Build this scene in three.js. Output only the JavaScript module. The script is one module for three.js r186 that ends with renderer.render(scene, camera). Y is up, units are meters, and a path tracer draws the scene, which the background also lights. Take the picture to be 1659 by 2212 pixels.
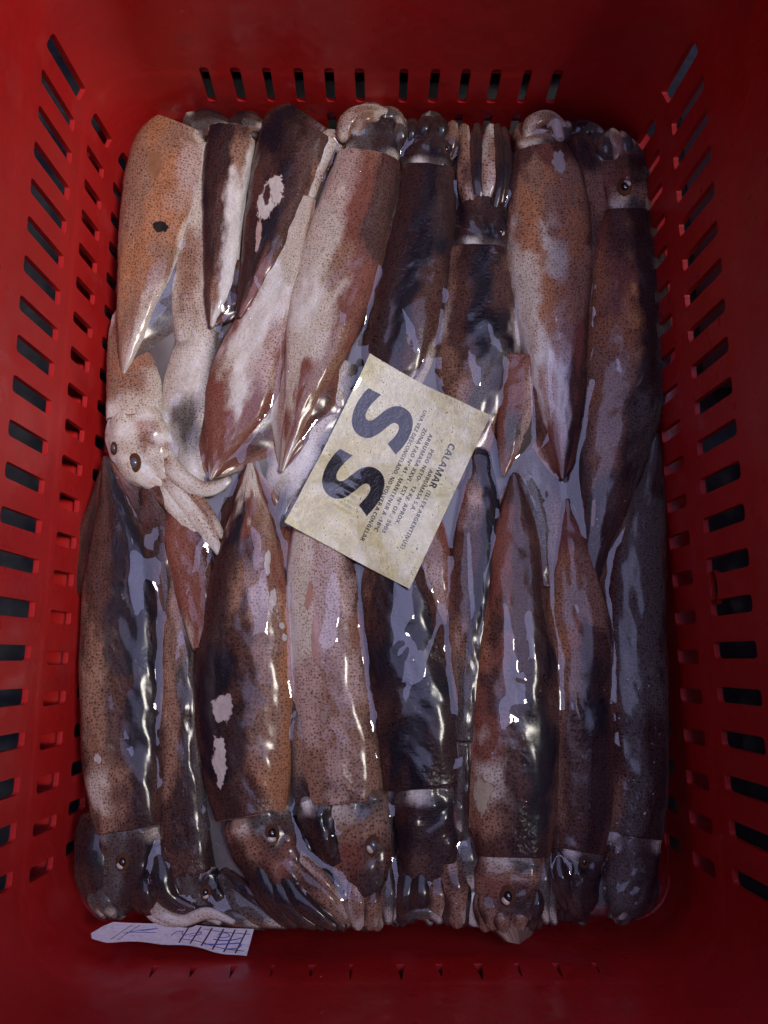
import * as THREE from 'three';
import { mergeGeometries, mergeVertices, toCreasedNormals } from 'three/addons/utils/BufferGeometryUtils.js';
import { Brush, Evaluator, SUBTRACTION } from 'three-bvh-csg';

// ---------------------------------------------------------------- camera, sky, sun, exposure
const scene = new THREE.Scene();
const YB = 0.085;                       // top of the frozen block above the ground
const EYE = YB + 0.49, FOC = 1665;      // camera height; focal length in units of a 1659 x 2212 picture
const camera = new THREE.PerspectiveCamera(2 * Math.atan(1106 / FOC) * 180 / Math.PI, 0.75, 0.02, 60);
const nadir = new THREE.Vector3(-20.5, -320, -FOC).normalize();
const eY = nadir.clone().negate();
const eZ = new THREE.Vector3(0, -1, 0).addScaledVector(nadir, nadir.y).normalize();
const eX = new THREE.Vector3().crossVectors(eY, eZ);
camera.position.set(0, EYE, 0);
camera.quaternion.setFromRotationMatrix(new THREE.Matrix4().makeBasis(eX, eY, eZ).transpose());
scene.add(camera);

const skyData = new Float32Array(64 * 32 * 4);
for (let j = 0; j < 32; j++) for (let i = 0; i < 64; i++) {
  const el = (j / 31 - 0.5) * Math.PI, t = Math.max(0, Math.sin(el)), k = (j * 64 + i) * 4;
  skyData[k] = 2.9 - 0.2 * (1 - t); skyData[k + 1] = 2.95 - 0.15 * (1 - t); skyData[k + 2] = 5.3 - 0.8 * (1 - t); skyData[k + 3] = 1;
}
const sky = new THREE.DataTexture(skyData, 64, 32, THREE.RGBAFormat, THREE.FloatType);
sky.mapping = THREE.EquirectangularReflectionMapping; sky.magFilter = THREE.LinearFilter; sky.minFilter = THREE.LinearFilter; sky.needsUpdate = true;
scene.background = sky; scene.environment = sky;
scene.backgroundIntensity = 1; scene.environmentIntensity = 1;
const sun = new THREE.DirectionalLight(new THREE.Color().setRGB(1.0, 0.94, 0.82), 2.9);
sun.position.set(0.98, 1.9, 0.13); sun.target.position.set(0, 0, 0); sun.castShadow = true; sun.shadow.radius = 20;
Object.assign(sun.shadow.camera, { left: -1, right: 1, top: 1, bottom: -1, near: 0.1, far: 6 }); sun.shadow.mapSize.set(2048, 2048);
scene.add(sun, sun.target);
const renderer = new THREE.WebGLRenderer({ antialias: true });
renderer.toneMapping = THREE.LinearToneMapping; renderer.toneMappingExposure = 0.62;
renderer.shadowMap.enabled = true;

// ---------------------------------------------------------------- helpers
const V3 = (x, y, z) => new THREE.Vector3(x, y, z);
function at(u, v, y) {                  // the point at height y that picture position (u, v) looks at
  const d = V3(u - 829.5, 1106 - v, -FOC).applyQuaternion(camera.quaternion), t = (y - EYE) / d.y;
  return V3(d.x * t, y, d.z * t);
}
const unit = (u, v, y) => at(u + 1, v, y).distanceTo(at(u, v, y));
const clamp = (x, a = 0, b = 1) => Math.min(b, Math.max(a, x));
const sstep = (a, b, x) => { const t = clamp((x - a) / (b - a)); return t * t * (3 - 2 * t); };
const lerp = (a, b, t) => a + (b - a) * t;
function hash(x, y, s = 0) { let h = Math.imul(x | 0, 374761393) ^ Math.imul(y | 0, 668265263) ^ Math.imul(s | 0, 974634777); h = Math.imul(h ^ (h >>> 13), 1274126177); h = Math.imul(h ^ (h >>> 16), 2246822519); return ((h ^ (h >>> 15)) >>> 0) / 4294967296; }
function noise(x, y, s = 0) {
  const i = Math.floor(x), j = Math.floor(y); let a = x - i, b = y - j; a = a * a * (3 - 2 * a); b = b * b * (3 - 2 * b);
  return lerp(lerp(hash(i, j, s), hash(i + 1, j, s), a), lerp(hash(i, j + 1, s), hash(i + 1, j + 1, s), a), b);
}
const fbm = (x, y, s = 0, n = 3) => { let v = 0, a = 0.5, t = 0; for (let k = 0; k < n; k++) { v += a * noise(x, y, s + k * 7); t += a; x *= 2.03; y *= 2.03; a *= 0.5; } return v / t; };
let seed = 7; const rnd = () => hash(seed++, 91, 3);
const toS = x => x <= 0 ? 0 : x >= 1 ? 255 : 255 * (x < 0.0031308 ? 12.92 * x : 1.055 * Math.pow(x, 1 / 2.4) - 0.055);
const SRT = new Uint8Array(4097); for (let i = 0; i <= 4096; i++) SRT[i] = Math.round(toS(i / 4096));
const s8 = x => SRT[x <= 0 ? 0 : x >= 1 ? 4096 : (x * 4096) | 0];
function dataTex(w, h, data, srgb, wrap = true) {
  const t = new THREE.DataTexture(data, w, h, THREE.RGBAFormat, THREE.UnsignedByteType);
  t.magFilter = THREE.LinearFilter; t.minFilter = THREE.LinearMipmapLinearFilter; t.generateMipmaps = true;
  if (wrap) t.wrapS = t.wrapT = THREE.RepeatWrapping;
  if (srgb) t.colorSpace = THREE.SRGBColorSpace; t.needsUpdate = true; return t;
}
function texOf(w, h, f, srgb = true) {   // f(x, y) -> [r, g, b] linear 0..1 (colour) or value (data)
  const d = new Uint8Array(w * h * 4);
  for (let j = 0; j < h; j++) for (let i = 0; i < w; i++) {
    const c = f(i, j), k = (j * w + i) * 4;
    if (srgb) { d[k] = s8(c[0]); d[k + 1] = s8(c[1]); d[k + 2] = s8(c[2]); } else d[k] = d[k + 1] = d[k + 2] = clamp(c) * 255;
    d[k + 3] = 255;
  }
  return dataTex(w, h, d, srgb);
}
const tnoise = (x, y, p, s) => {         // noise that repeats every p cells
  const i = Math.floor(x), j = Math.floor(y); let a = x - i, b = y - j; a = a * a * (3 - 2 * a); b = b * b * (3 - 2 * b);
  const m = q => ((q % p) + p) % p;
  return lerp(lerp(hash(m(i), m(j), s), hash(m(i + 1), m(j), s), a), lerp(hash(m(i), m(j + 1), s), hash(m(i + 1), m(j + 1), s), a), b);
};
const taken = {};
const numbered = n => { const k = (taken[n] = (taken[n] ?? -1) + 1); return k ? n + '_' + String(k).padStart(3, '0') : n; };
function mesh(name, geo, mat, parent) { const m = new THREE.Mesh(geo, mat); m.name = name; m.castShadow = m.receiveShadow = true; if (parent) parent.add(m); return m; }
function thing(name, label, category, base, group) {
  const g = new THREE.Group(); g.name = numbered(name); g.position.copy(base); g.userData = { label, category }; if (group) g.userData.group = group; scene.add(g); return g;
}
function gridGeo(nx, ny, f) {            // f(i / nx, j / ny) -> Vector3
  const p = [], uv = [], ix = [];
  for (let j = 0; j <= ny; j++) for (let i = 0; i <= nx; i++) { const q = f(i / nx, j / ny); p.push(q.x, q.y, q.z); uv.push(i / nx, j / ny); }
  for (let j = 0; j < ny; j++) for (let i = 0; i < nx; i++) { const a = j * (nx + 1) + i, b = a + 1, c = a + nx + 1, d = c + 1; ix.push(a, c, b, b, c, d); }
  const g = new THREE.BufferGeometry(); g.setAttribute('position', new THREE.Float32BufferAttribute(p, 3)); g.setAttribute('uv', new THREE.Float32BufferAttribute(uv, 2)); g.setIndex(ix); g.computeVertexNormals(); return g;
}

// ---------------------------------------------------------------- materials
const redTex = texOf(1024, 1024, (i, j) => {
  const x = i / 1024, y = j / 1024, a = tnoise(x * 6, y * 6, 6, 1), b = tnoise(x * 23, y * 23, 23, 2), c = tnoise(x * 160, y * 160, 160, 3), d = tnoise(x * 300, y * 24, 300, 4);
  const dirt = sstep(0.66, 0.9, 0.5 * tnoise(x * 11, y * 11, 11, 5) + 0.5 * b), sc = sstep(0.90, 0.98, d) * sstep(0.45, 0.75, a) + 0.5 * sstep(0.94, 0.99, tnoise(x * 40, y * 260, 520, 6)) * b;
  const k = 0.86 + 0.16 * a + 0.12 * b + 0.05 * c;
  return [0.58 * k + 0.05 * sc - 0.12 * dirt, 0.018 * k + 0.03 * sc + 0.006 * dirt, 0.018 * k + 0.03 * sc + 0.006 * dirt];
});
const redRough = texOf(512, 512, (i, j) => { const x = i / 512, y = j / 512; return 0.40 + 0.25 * (tnoise(x * 7, y * 7, 7, 11) - 0.5) + 0.22 * (tnoise(x * 60, y * 60, 60, 12) - 0.5) + 0.25 * sstep(0.72, 0.85, tnoise(x * 19, y * 19, 19, 13)); }, false);
const redBump = texOf(512, 512, (i, j) => { const x = i / 512, y = j / 512; return 0.6 * tnoise(x * 9, y * 9, 9, 21) + 0.25 * tnoise(x * 34, y * 34, 34, 22) + 0.15 * tnoise(x * 130, y * 130, 130, 23); }, false);
const red = new THREE.MeshPhysicalMaterial({ map: redTex, roughnessMap: redRough, roughness: 1, bumpMap: redBump, bumpScale: 0.0009, ior: 1.5, side: THREE.DoubleSide });
for (const t of [redTex, redRough, redBump]) t.repeat.set(2.2, 2.2);

// ---------------------------------------------------------------- ground
{
  const asp = texOf(512, 512, (i, j) => { const x = i / 512, y = j / 512, a = tnoise(x * 8, y * 8, 8, 31), c = tnoise(x * 128, y * 128, 128, 32), k = 0.034 + 0.03 * a + 0.03 * c; return [k, k * 1.0, k * 1.06]; });
  asp.repeat.set(60, 60);
  const g = new THREE.PlaneGeometry(30, 30); g.rotateX(-Math.PI / 2);
  const m = mesh('ground', g, new THREE.MeshStandardMaterial({ map: asp, roughness: 0.75 }), scene); m.userData.kind = 'structure';
}
// unseen awnings, added and shaped to narrow the sky and cut off part of the sun
{
  const tarp = new THREE.MeshStandardMaterial({ color: new THREE.Color().setRGB(0.10, 0.10, 0.13), roughness: 0.9, side: THREE.DoubleSide });
  const pole = new THREE.MeshStandardMaterial({ color: new THREE.Color().setRGB(0.3, 0.3, 0.31), roughness: 0.5, metalness: 0.6 });
  function awning(x0, x1, z0, z1, h, label, sides) {
    const t = thing('added_awning', label, 'awning', V3((x0 + x1) / 2, 0, (z0 + z1) / 2), 'unseen awnings added to shape the light');
    const w = x1 - x0, d = z1 - z0;
    mesh('canvas', gridGeo(30, 30, (a, b) => V3((a - 0.5) * w, h - 0.12 * (Math.sin(a * Math.PI) * Math.sin(b * Math.PI)), (b - 0.5) * d)), tarp, t);
    for (const sx of [-1, 1]) for (const sz of [-1, 1]) { const c = new THREE.CylinderGeometry(0.018, 0.018, h, 12); c.translate(sx * (w / 2 - 0.03), h / 2, sz * (d / 2 - 0.03)); mesh('pole', c, pole, t); }
    for (const [ax, sg] of sides) mesh('added_curtain', gridGeo(60, 4, (a, b) => { const f = 0.03 * Math.sin(a * 70); return ax === 'x' ? V3(sg * (w / 2 + f), h * b, (a - 0.5) * d) : V3((a - 0.5) * w, h * b, sg * (d / 2 + f)); }), tarp, t);  // curtains added out of view to close off the low bright sky
  }
  awning(-3.2, -0.40, -3.2, 3.0, 2.35, 'unseen dark canvas awning added on the left to narrow the sky', [['x', -1], ['z', -1], ['z', 1]]);
  awning(1.27, 3.9, -3.2, 3.0, 2.35, 'unseen dark canvas awning added on the right to cut the sun', [['x', 1], ['z', -1], ['z', 1]]);
  awning(-0.38, 1.25, 0.20, 3.0, 2.25, 'unseen dark canvas awning added on the near side to shade the block', [['z', 1]]);
  awning(-0.38, 1.25, -3.2, -1.10, 2.25, 'unseen dark canvas awning added at the far end to narrow the sky', [['z', -1]]);
}

// ---------------------------------------------------------------- crate
const CX = 0.195, CZ0 = -0.395, CZ1 = 0.173, CZC = (CZ0 + CZ1) / 2, CL = (CZ1 - CZ0) / 2;
const wallOut = y => {                   // how far the inner face stands outside its size at the block's top
  const r = y - YB; let d = r < 0 ? r * 0.07 : r * 0.045;
  d += 0.0007 * sstep(0.016, 0.030, r) + 0.0005 * sstep(0.095, 0.107, r); return d;
};
function rrect(hx, hz, r, n = 12, m = 26) { // closed outline, counter-clockwise seen from above
  const p = [];
  const arc = (cx, cz, a0) => { for (let k = 0; k <= n; k++) { const a = a0 + k / n * Math.PI / 2; p.push([cx + r * Math.cos(a), cz + r * Math.sin(a)]); } };
  const seg = (x0, z0, x1, z1, m2) => { for (let k = 1; k < m2; k++) p.push([lerp(x0, x1, k / m2), lerp(z0, z1, k / m2)]); };
  arc(hx - r, hz - r, 0); seg(hx - r, hz, -hx + r, hz, m); arc(-hx + r, hz - r, Math.PI / 2); seg(-hx, hz - r, -hx, -hz + r, m + 10);
  arc(-hx + r, -hz + r, Math.PI); seg(-hx + r, -hz, hx - r, -hz, m); arc(hx - r, -hz + r, Math.PI * 1.5); seg(hx, -hz + r, hx, hz - r, m + 10);
  return p;
}
function sweep(profile, r0 = 0.042) {    // profile: closed loop of [outward, y]; a solid ring round the crate
  const n = profile.length, out = profile.map(([o]) => rrect(CX + o, CL + o, r0 + o)), m = out[0].length, pos = [], uv = [], ix = [];
  let per = 0;
  for (let k = 0; k <= m; k++) {
    if (k) { const a = out[0][k % m], b = out[0][k - 1]; per += Math.hypot(a[0] - b[0], a[1] - b[1]); }
    let q = 0;
    for (let i = 0; i <= n; i++) {
      const P = profile[i % n], Q = profile[(i + n - 1) % n]; if (i) q += Math.hypot(P[0] - Q[0], P[1] - Q[1]);
      const [x, z] = out[i % n][k % m]; pos.push(x, P[1], z); uv.push(per, q);
    }
  }
  for (let k = 0; k < m; k++) for (let i = 0; i < n; i++) { const a = k * (n + 1) + i, b = a + 1, c = a + n + 1, d = c + 1; ix.push(a, c, b, b, c, d); }
  const g = new THREE.BufferGeometry(); g.setAttribute('position', new THREE.Float32BufferAttribute(pos, 3)); g.setAttribute('uv', new THREE.Float32BufferAttribute(uv, 2)); g.setIndex(ix); g.computeVertexNormals(); return g;
}
const crateBase = V3(0, 0, CZC);
const crate = thing('plastic_crate', 'red plastic fish crate with slotted walls holding the squid', 'crate', crateBase);
{
  const T = 0.0033, H = 0.272, ys = [0.002, 0.03, 0.06, 0.085, 0.107, 0.1095, 0.1115, 0.113, 0.13, 0.15, 0.17, 0.184, 0.1865, 0.19, 0.21, 0.24, H];
  const prof = [...ys.map(y => [wallOut(y), y]), ...ys.slice().reverse().map(y => [wallOut(y) + T, y])];
  const shell = sweep(prof);
  const cuts = [];
  function slot(len, wid, depth, r, skew = 0) {      // a rounded slot standing on its long side: x across (wid), y up (len), z through the wall
    const s = new THREE.Shape(), w = wid / 2, l = len / 2;
    s.moveTo(-w + r, -l); s.lineTo(w - r * 0.4, -l); s.quadraticCurveTo(w, -l, w, -l + r * 0.4); s.lineTo(w + skew, l - r); s.quadraticCurveTo(w + skew, l, w + skew - r, l); s.lineTo(-w + skew + r, l); s.quadraticCurveTo(-w + skew, l, -w + skew, l - r); s.lineTo(-w, -l + r); s.quadraticCurveTo(-w, -l, -w + r, -l);
    const g = new THREE.ExtrudeGeometry(s, { depth, bevelEnabled: false, curveSegments: 3 }); g.translate(0, 0, -depth / 2); return g;
  }
  const rows = [[-0.049, -0.026], [-0.010, 0.0185], [0.037, 0.084]];
  for (const sx of [-1, 1]) for (let k = -1; k < 20; k++) for (let r = 0; r < 3; r++) {
    const z = -0.345 + k * 0.0243 + (r === 1 ? 0.003 : 0) - CZC + (rnd() - 0.5) * 0.0012;
    if (z > CL - 0.04) continue;
    const [a, b] = rows[r], len = (b - a) * (0.96 + 0.06 * rnd()), wid = (r === 2 ? 0.0096 : 0.0086) * (0.9 + 0.2 * rnd());
    const g = slot(len, wid, 0.03, 0.003, (rnd() - 0.5) * 0.0006); g.rotateY(Math.PI / 2); g.translate(sx * (CX + wallOut(YB + a)), YB + (a + b) / 2, z); cuts.push(g);
  }
  { // two neighbouring slots on the right wall are broken into one
    const g = new THREE.CylinderGeometry(0.0052, 0.0052, 0.03, 14); g.rotateZ(Math.PI / 2); g.scale(1, 0.9, 1.9); g.translate(CX, YB + 0.043, -0.345 + 12.5 * 0.0243 - CZC); cuts.push(g);
  }
  for (let k = 0; k < 12; k++) for (let r = 0; r < 2; r++) {
    const x = (k < 6 ? -0.1165 : -0.1075) + k * 0.0213, [a, b] = [[-0.034, -0.010], [0.000, 0.030]][r];
    const g = slot(b - a, 0.0062 * (0.85 + 0.3 * rnd()), 0.03, 0.0026, (rnd() - 0.5) * 0.001); g.translate(x + 0.0, YB + (a + b) / 2, -CL); cuts.push(g);
  }
  for (let k = 0; k < 12; k++) { // the near wall's slots, nearly closed by flash
    const x = -0.126 + k * 0.0225 + (k > 5 ? 0.006 : 0), s = new THREE.Shape(), w = 0.0013 * (0.5 + rnd()), l = 0.014 * (0.6 + 0.5 * rnd());
    s.moveTo(-w * 1.4, -0.004); s.lineTo(w * 1.4, -0.004); s.lineTo(w * 0.2, l); s.lineTo(-w * 0.2, l);
    const g = new THREE.ExtrudeGeometry(s, { depth: 0.03, bevelEnabled: false }); g.translate(x, YB + 0.006, CL - 0.015); cuts.push(g);
  }
  const flat = cuts.map(g => { const h = g.index ? g.toNonIndexed() : g; for (const n of Object.keys(h.attributes)) if (!['position', 'uv', 'normal'].includes(n)) h.deleteAttribute(n); h.clearGroups(); return h; });
  const A = new Brush(shell, red), B = new Brush(mergeGeometries(flat), red); A.updateMatrixWorld(); B.updateMatrixWorld();
  const ev = new Evaluator(); ev.useGroups = false; ev.attributes = ['position', 'uv', 'normal'];
  const res = ev.evaluate(A, B, SUBTRACTION);
  let wg = res.geometry; wg.clearGroups();
  mesh('slotted_wall', wg, red, crate);
  // floor
  const f = new THREE.Shape(rrect(CX - 0.003, CL - 0.003, 0.04).map(([x, z]) => new THREE.Vector2(x, -z)));
  const fg = new THREE.ExtrudeGeometry(f, { depth: 0.004, bevelEnabled: false }); fg.rotateX(-Math.PI / 2); fg.translate(0, 0.002, 0); mesh('floor', fg, red, crate);
  // rim flange and the outside ribs
  const o = wallOut(H), rim = [[o + T + 0.0003, H - 0.004], [o + T + 0.0003, H - 0.0005], [o + 0.03, H - 0.0005], [o + 0.0325, H - 0.003], [o + 0.0325, H - 0.02], [o + 0.030, H - 0.02], [o + 0.030, H - 0.0045]];
  mesh('rim', sweep(rim.reverse()), red, crate);
  for (const [y, rw] of [[YB - 0.020, 0.015], [YB + 0.024, 0.003], [YB + 0.096, 0.012]]) {
    const w = wallOut(y) + T + 0.0003; mesh('outer_rib', sweep([[w, y - 0.0015], [w + rw, y - 0.0015], [w + rw, y + 0.0015], [w + 0.0008, y + 0.0015]]), red, crate);
  }
}

// what stands beside the crate and shows through its right-hand slots
{
  const c = crate.clone(); c.name = numbered('plastic_crate'); c.position.set(0.484, 0, 0.10); c.userData = { label: 'second red plastic crate glimpsed through the right wall slots', category: 'crate' }; scene.add(c);
  const d = crate.clone(); d.name = numbered('plastic_crate'); d.position.set(0.01, 0, -0.775); d.rotation.y = -0.015; d.userData = { label: 'another red plastic crate glimpsed through the far wall slots', category: 'crate' }; scene.add(d);
  const foam = new THREE.MeshStandardMaterial({ color: new THREE.Color().setRGB(0.78, 0.78, 0.80), roughness: 0.6 });
  const f = thing('foam_box', 'white foam box glimpsed through the right wall slots near the far end', 'box', V3(0.405, 0, -0.335));
  const bx = (n, w, h, d, x, y, z) => { const g = new THREE.BoxGeometry(w, h, d); g.translate(x, y, z); mesh(n, g, foam, f); };
  bx('box_body', 0.29, 0.085, 0.25, 0, 0.0425, 0); bx('lid', 0.30, 0.02, 0.26, 0, 0.0958, 0);
}

// ---------------------------------------------------------------- squid skin
// Palette of pigments (linear): skin colour between the spots, spot colour, spot size
const PAL = {
  W: [[0.74, 0.69, 0.63], [0.32, 0.16, 0.12], 0.14], C: [[0.63, 0.54, 0.44], [0.20, 0.085, 0.055], 0.38], P: [[0.52, 0.36, 0.30], [0.14, 0.05, 0.036], 0.45],
  O: [[0.45, 0.20, 0.098], [0.10, 0.034, 0.020], 0.50], R: [[0.25, 0.092, 0.062], [0.08, 0.025, 0.018], 0.42], T: [[0.335, 0.182, 0.118], [0.075, 0.030, 0.020], 0.50],
  B: [[0.112, 0.052, 0.040], [0.030, 0.013, 0.010], 0.54], D: [[0.052, 0.026, 0.024], [0.015, 0.008, 0.008], 0.5], K: [[0.019, 0.014, 0.021], [0.008, 0.006, 0.008], 0.4], G: [[0.115, 0.094, 0.084], [0.032, 0.022, 0.020], 0.5],
};
const TS = 1024, TMM = 290;              // spot tile: pixels, millimetres
const spotD = new Float32Array(TS * TS), spotR = new Float32Array(TS * TS);
{
  const N = 150, c = TS / N; spotD.fill(9);
  for (let j = 0; j < N; j++) for (let i = 0; i < N; i++) {
    const x = (i + 0.5 + (hash(i, j, 51) - 0.5) * 0.75) * c, y = (j + 0.5 + (hash(i, j, 52) - 0.5) * 0.75) * c, r = 0.55 + 0.55 * Math.pow(hash(i, j, 53), 1.3), el = 0.75 + 0.5 * hash(i, j, 55);
    for (let q = -8; q <= 8; q++) for (let p = -8; p <= 8; p++) {
      const X = (Math.round(x) + p + TS) % TS, Y = (Math.round(y) + q + TS) % TS, dx = (Math.round(x) + p - x) * el, dy = (Math.round(y) + q - y) / el, d = Math.hypot(dx, dy) / (c * 0.5) / r, k = Y * TS + X;
      if (d < spotD[k]) { spotD[k] = d; spotR[k] = hash(i, j, 54); }
    }
  }
}
// rows of pigment letters as the photograph shows them on each animal (dark stripe along the back, orange or cream sides, red fins; some flank shade painted in), broken up by noise
function skinPixel(rows, a, s, xm, ym, sd, out) { // a -1..1 across, s 0..1 along; xm, ym in mm
  const n1 = fbm(xm / 17, ym / 30, sd) - 0.5, n2 = fbm(xm / 6, ym / 12, sd + 40) - 0.5;
  const A = clamp((a + 0.55 * n1 + 0.30 * n2 + 1) / 2), S = clamp(s + 0.22 * (fbm(xm / 25, ym / 25, sd + 80) - 0.5) + 0.1 * n2);
  const nr = rows.length - 1, fr = S * nr, r0 = Math.min(nr, Math.floor(fr)), r1 = Math.min(nr, r0 + 1), tr = sstep(0.15, 0.85, fr - r0);
  let R = 0, G = 0, B = 0, r2 = 0, g2 = 0, b2 = 0, dz = 0;
  for (const [ri, wr] of [[r0, 1 - tr], [r1, tr]]) {
    if (wr <= 0) continue;
    const row = rows[ri], nc = row.length - 1, fc = A * nc, c0 = Math.min(nc, Math.floor(fc)), c1 = Math.min(nc, c0 + 1), tc = sstep(0.2, 0.8, fc - c0);
    for (const [ci, wc] of [[c0, 1 - tc], [c1, tc]]) {
      const w = wr * wc; if (w <= 0) continue; const p = PAL[row[ci]];
      R += w * p[0][0]; G += w * p[0][1]; B += w * p[0][2]; r2 += w * p[1][0]; g2 += w * p[1][1]; b2 += w * p[1][2]; dz += w * p[2];
    }
  }
  const ti = ((Math.floor((ym + 290) / TMM * TS + sd * 131) & (TS - 1)) * TS) + (Math.floor((xm + 290) / TMM * TS + sd * 377) & (TS - 1));
  const sp = (1 - sstep(dz * 0.95, dz * 1.5 + 0.12, spotD[ti])) * (0.62 + 0.38 * spotR[ti]);
  const m = 1 + 0.30 * n2 + 0.24 * (noise(xm * 1.1, ym * 0.8, sd + 5) - 0.5) + 0.16 * (noise(xm * 3, ym * 2.2, sd + 6) - 0.5);
  out[0] = lerp(R, r2, sp) * m; out[1] = lerp(G, g2, sp) * m; out[2] = lerp(B, b2, sp) * m;
}
function skinTex(w, h, rows, widthMM, lengthMM, sd, marks = []) {
  const d = new Uint8Array(w * h * 4), o = [0, 0, 0];
  for (let j = 0; j < h; j++) for (let i = 0; i < w; i++) {
    const th = (i / w * 2 - 1) * Math.PI, s = j / (h - 1), a = Math.abs(th) < Math.PI / 2 ? Math.sin(th) : Math.sign(th), xm = th / Math.PI * widthMM * 1.5, ym = s * lengthMM;
    skinPixel(rows, a, s, xm, ym, sd, o);
    for (const q of marks) {             // torn skin, ink, bruises on the back: [angle, s, half width mm, half length mm, turn, colour, colour of the frayed skin round the tear]
      const dx0 = (th - q[0]) * widthMM * 0.5, dy0 = (s - q[1]) * lengthMM, c = Math.cos(q[4]), n = Math.sin(q[4]), dx = (dx0 * c - dy0 * n) / q[2], dy = (dx0 * n + dy0 * c) / q[3];
      if (dx * dx + dy * dy > 4) continue;
      const rr = Math.hypot(dx, dy) + 0.95 * (fbm(xm / 3.5, ym / 5, sd + 200) - 0.5) + 0.25 * (noise(xm / 0.9, ym / 0.9, sd + 210) - 0.5);
      if (rr < 1.16) {
        const col = q[5], frayed = q[6] || [0.10, 0.03, 0.025], torn = sstep(1.16, 1.06, rr), f = sstep(1.04, 0.93, rr), v = 0.78 + 0.30 * fbm(xm / 3, ym / 6, sd + 220) + 0.14 * noise(xm * 1.3, ym * 0.8, sd + 225);
        for (let k = 0; k < 3; k++) { o[k] = lerp(o[k], frayed[k], torn * 0.75); o[k] = lerp(o[k], col[k] * v, f); }
      }
    }
    const k = (j * w + i) * 4; d[k] = s8(o[0]); d[k + 1] = s8(o[1]); d[k + 2] = s8(o[2]); d[k + 3] = 255;
  }
  return dataTex(w, h, d, true);
}
const skinBump = texOf(512, 512, (i, j) => { const x = i / 512, y = j / 512; return 0.20 * tnoise(x * 9, y * 4, 90, 61) + 0.16 * tnoise(x * 30, y * 9, 90, 62) + 0.38 * tnoise(x * 84, y * 110, 120, 63) + 0.26 * tnoise(x * 170, y * 230, 240, 64); }, false);
const skinRough = texOf(512, 512, (i, j) => { const x = i / 512, y = j / 512; return 0.22 + 0.34 * sstep(0.42, 0.62, 0.6 * tnoise(x * 10, y * 6, 30, 71) + 0.4 * tnoise(x * 40, y * 22, 40, 72)); }, false);
const skinMat = (map) => new THREE.MeshPhysicalMaterial({ map, roughness: 1, roughnessMap: skinRough, bumpMap: skinBump, bumpScale: 0.00055, ior: 1.45, specularIntensity: 0.3, clearcoat: 0.5, clearcoatRoughness: 0.14, side: THREE.DoubleSide });
const smallMat = {}; // shared skins for heads, arms and fins
function shared(kind, rows, w, l) { return smallMat[kind] ??= skinMat(skinTex(384, 384, rows, w, l, 300 + Object.keys(smallMat).length * 9)); }
const HEAD = {
  brown: () => shared('hb', ['TCGC', 'BTBG', 'DBRB', 'BDDB', 'BTBD'], 40, 50), dark: () => shared('hd', ['GWGG', 'DDKD', 'KDDK', 'DBDD', 'BDDB'], 40, 50),
  pale: () => shared('hp', ['WCWC', 'CWPC', 'WCTW', 'CWCP', 'WWCC'], 40, 50), tan: () => shared('ht', ['TCGT', 'BTTG', 'TRBB', 'TBDT', 'BTTB'], 40, 50), grey: () => shared('hg', ['WGGC', 'BGDK', 'DGDK', 'GGDD', 'GDGD'], 40, 50),
};
const ARM = {
  brown: () => shared('ab', ['BTB', 'TBB', 'BTT', 'TTC'], 12, 50), dark: () => shared('ad', ['DDB', 'DKD', 'BDD', 'BBD'], 12, 50), pale: () => shared('ap', ['CTC', 'CWC', 'WCP', 'WWC'], 12, 50),
  tan: () => shared('at', ['TCT', 'TPT', 'CTT', 'PCC'], 12, 50), grey: () => shared('ag', ['GDG', 'GGD', 'TGG', 'GCG'], 12, 50),
};
const FIN = {
  red: () => shared('fr', ['RRR', 'RBR', 'RRP'], 40, 60), dark: () => shared('fd', ['DBD', 'DDB', 'BRD'], 40, 60), pale: () => shared('fp', ['WCW', 'CPW', 'WWC'], 40, 60), haze: () => shared('fh', ['GTG', 'GGT', 'TGG'], 40, 60),
};

// ---------------------------------------------------------------- squid shapes
const crAt = (arr, t, k) => { const n = arr.length - 1, x = clamp(t) * n, i = Math.min(n - 1, Math.floor(x)), f = x - i, g = j => arr[clamp(j, 0, n)][k] ?? 0, a = g(i - 1), b = g(i), c = g(i + 1), d = g(i + 2); return b + 0.5 * f * (c - a + f * (2 * a - 5 * b + 4 * c - d + f * (3 * (b - c) + d - a))); };
// a soft tube through stations [u, v, half width, (lift in mm)] given in picture units at the height of the block
function spine(st, { lift = 0, drop = 0, flat = 0.62, n = 60, fat = 1.0 } = {}) {
  const out = [];
  for (let i = 0; i <= n; i++) {
    const t = i / n, u = crAt(st, t, 0), v = crAt(st, t, 1), w = Math.max(0.6, crAt(st, t, 2)), e = (lift + crAt(st, t, 3) - drop * sstep(0.55, 1, t)) / 1000;
    const wm = w * unit(u, v, YB) * fat, tm = Math.min(wm * flat, 0.018), yc = YB + e - tm;
    out.push({ c: at(u, v, yc), w: wm, t: tm });
  }
  let L = 0; out[0].l = 0; for (let i = 1; i <= n; i++) { L += out[i].c.distanceTo(out[i - 1].c); out[i].l = L; }
  for (let i = 0; i <= n; i++) {
    const T = out[Math.min(n, i + 1)].c.clone().sub(out[Math.max(0, i - 1)].c).normalize(), S = V3(0, 1, 0).cross(T).normalize(); // S points to the picture's right for a tube that runs away from the viewer
    out[i].T = T; out[i].S = S; out[i].N = T.clone().cross(S).normalize(); if (out[i].N.y < 0) out[i].N.negate();
  }
  // sideways direction kept towards +x
  const flip = out[Math.floor(n / 2)].S.x < 0 ? -1 : 1; for (const o of out) o.S.multiplyScalar(flip);
  out.L = L; return out;
}
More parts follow.
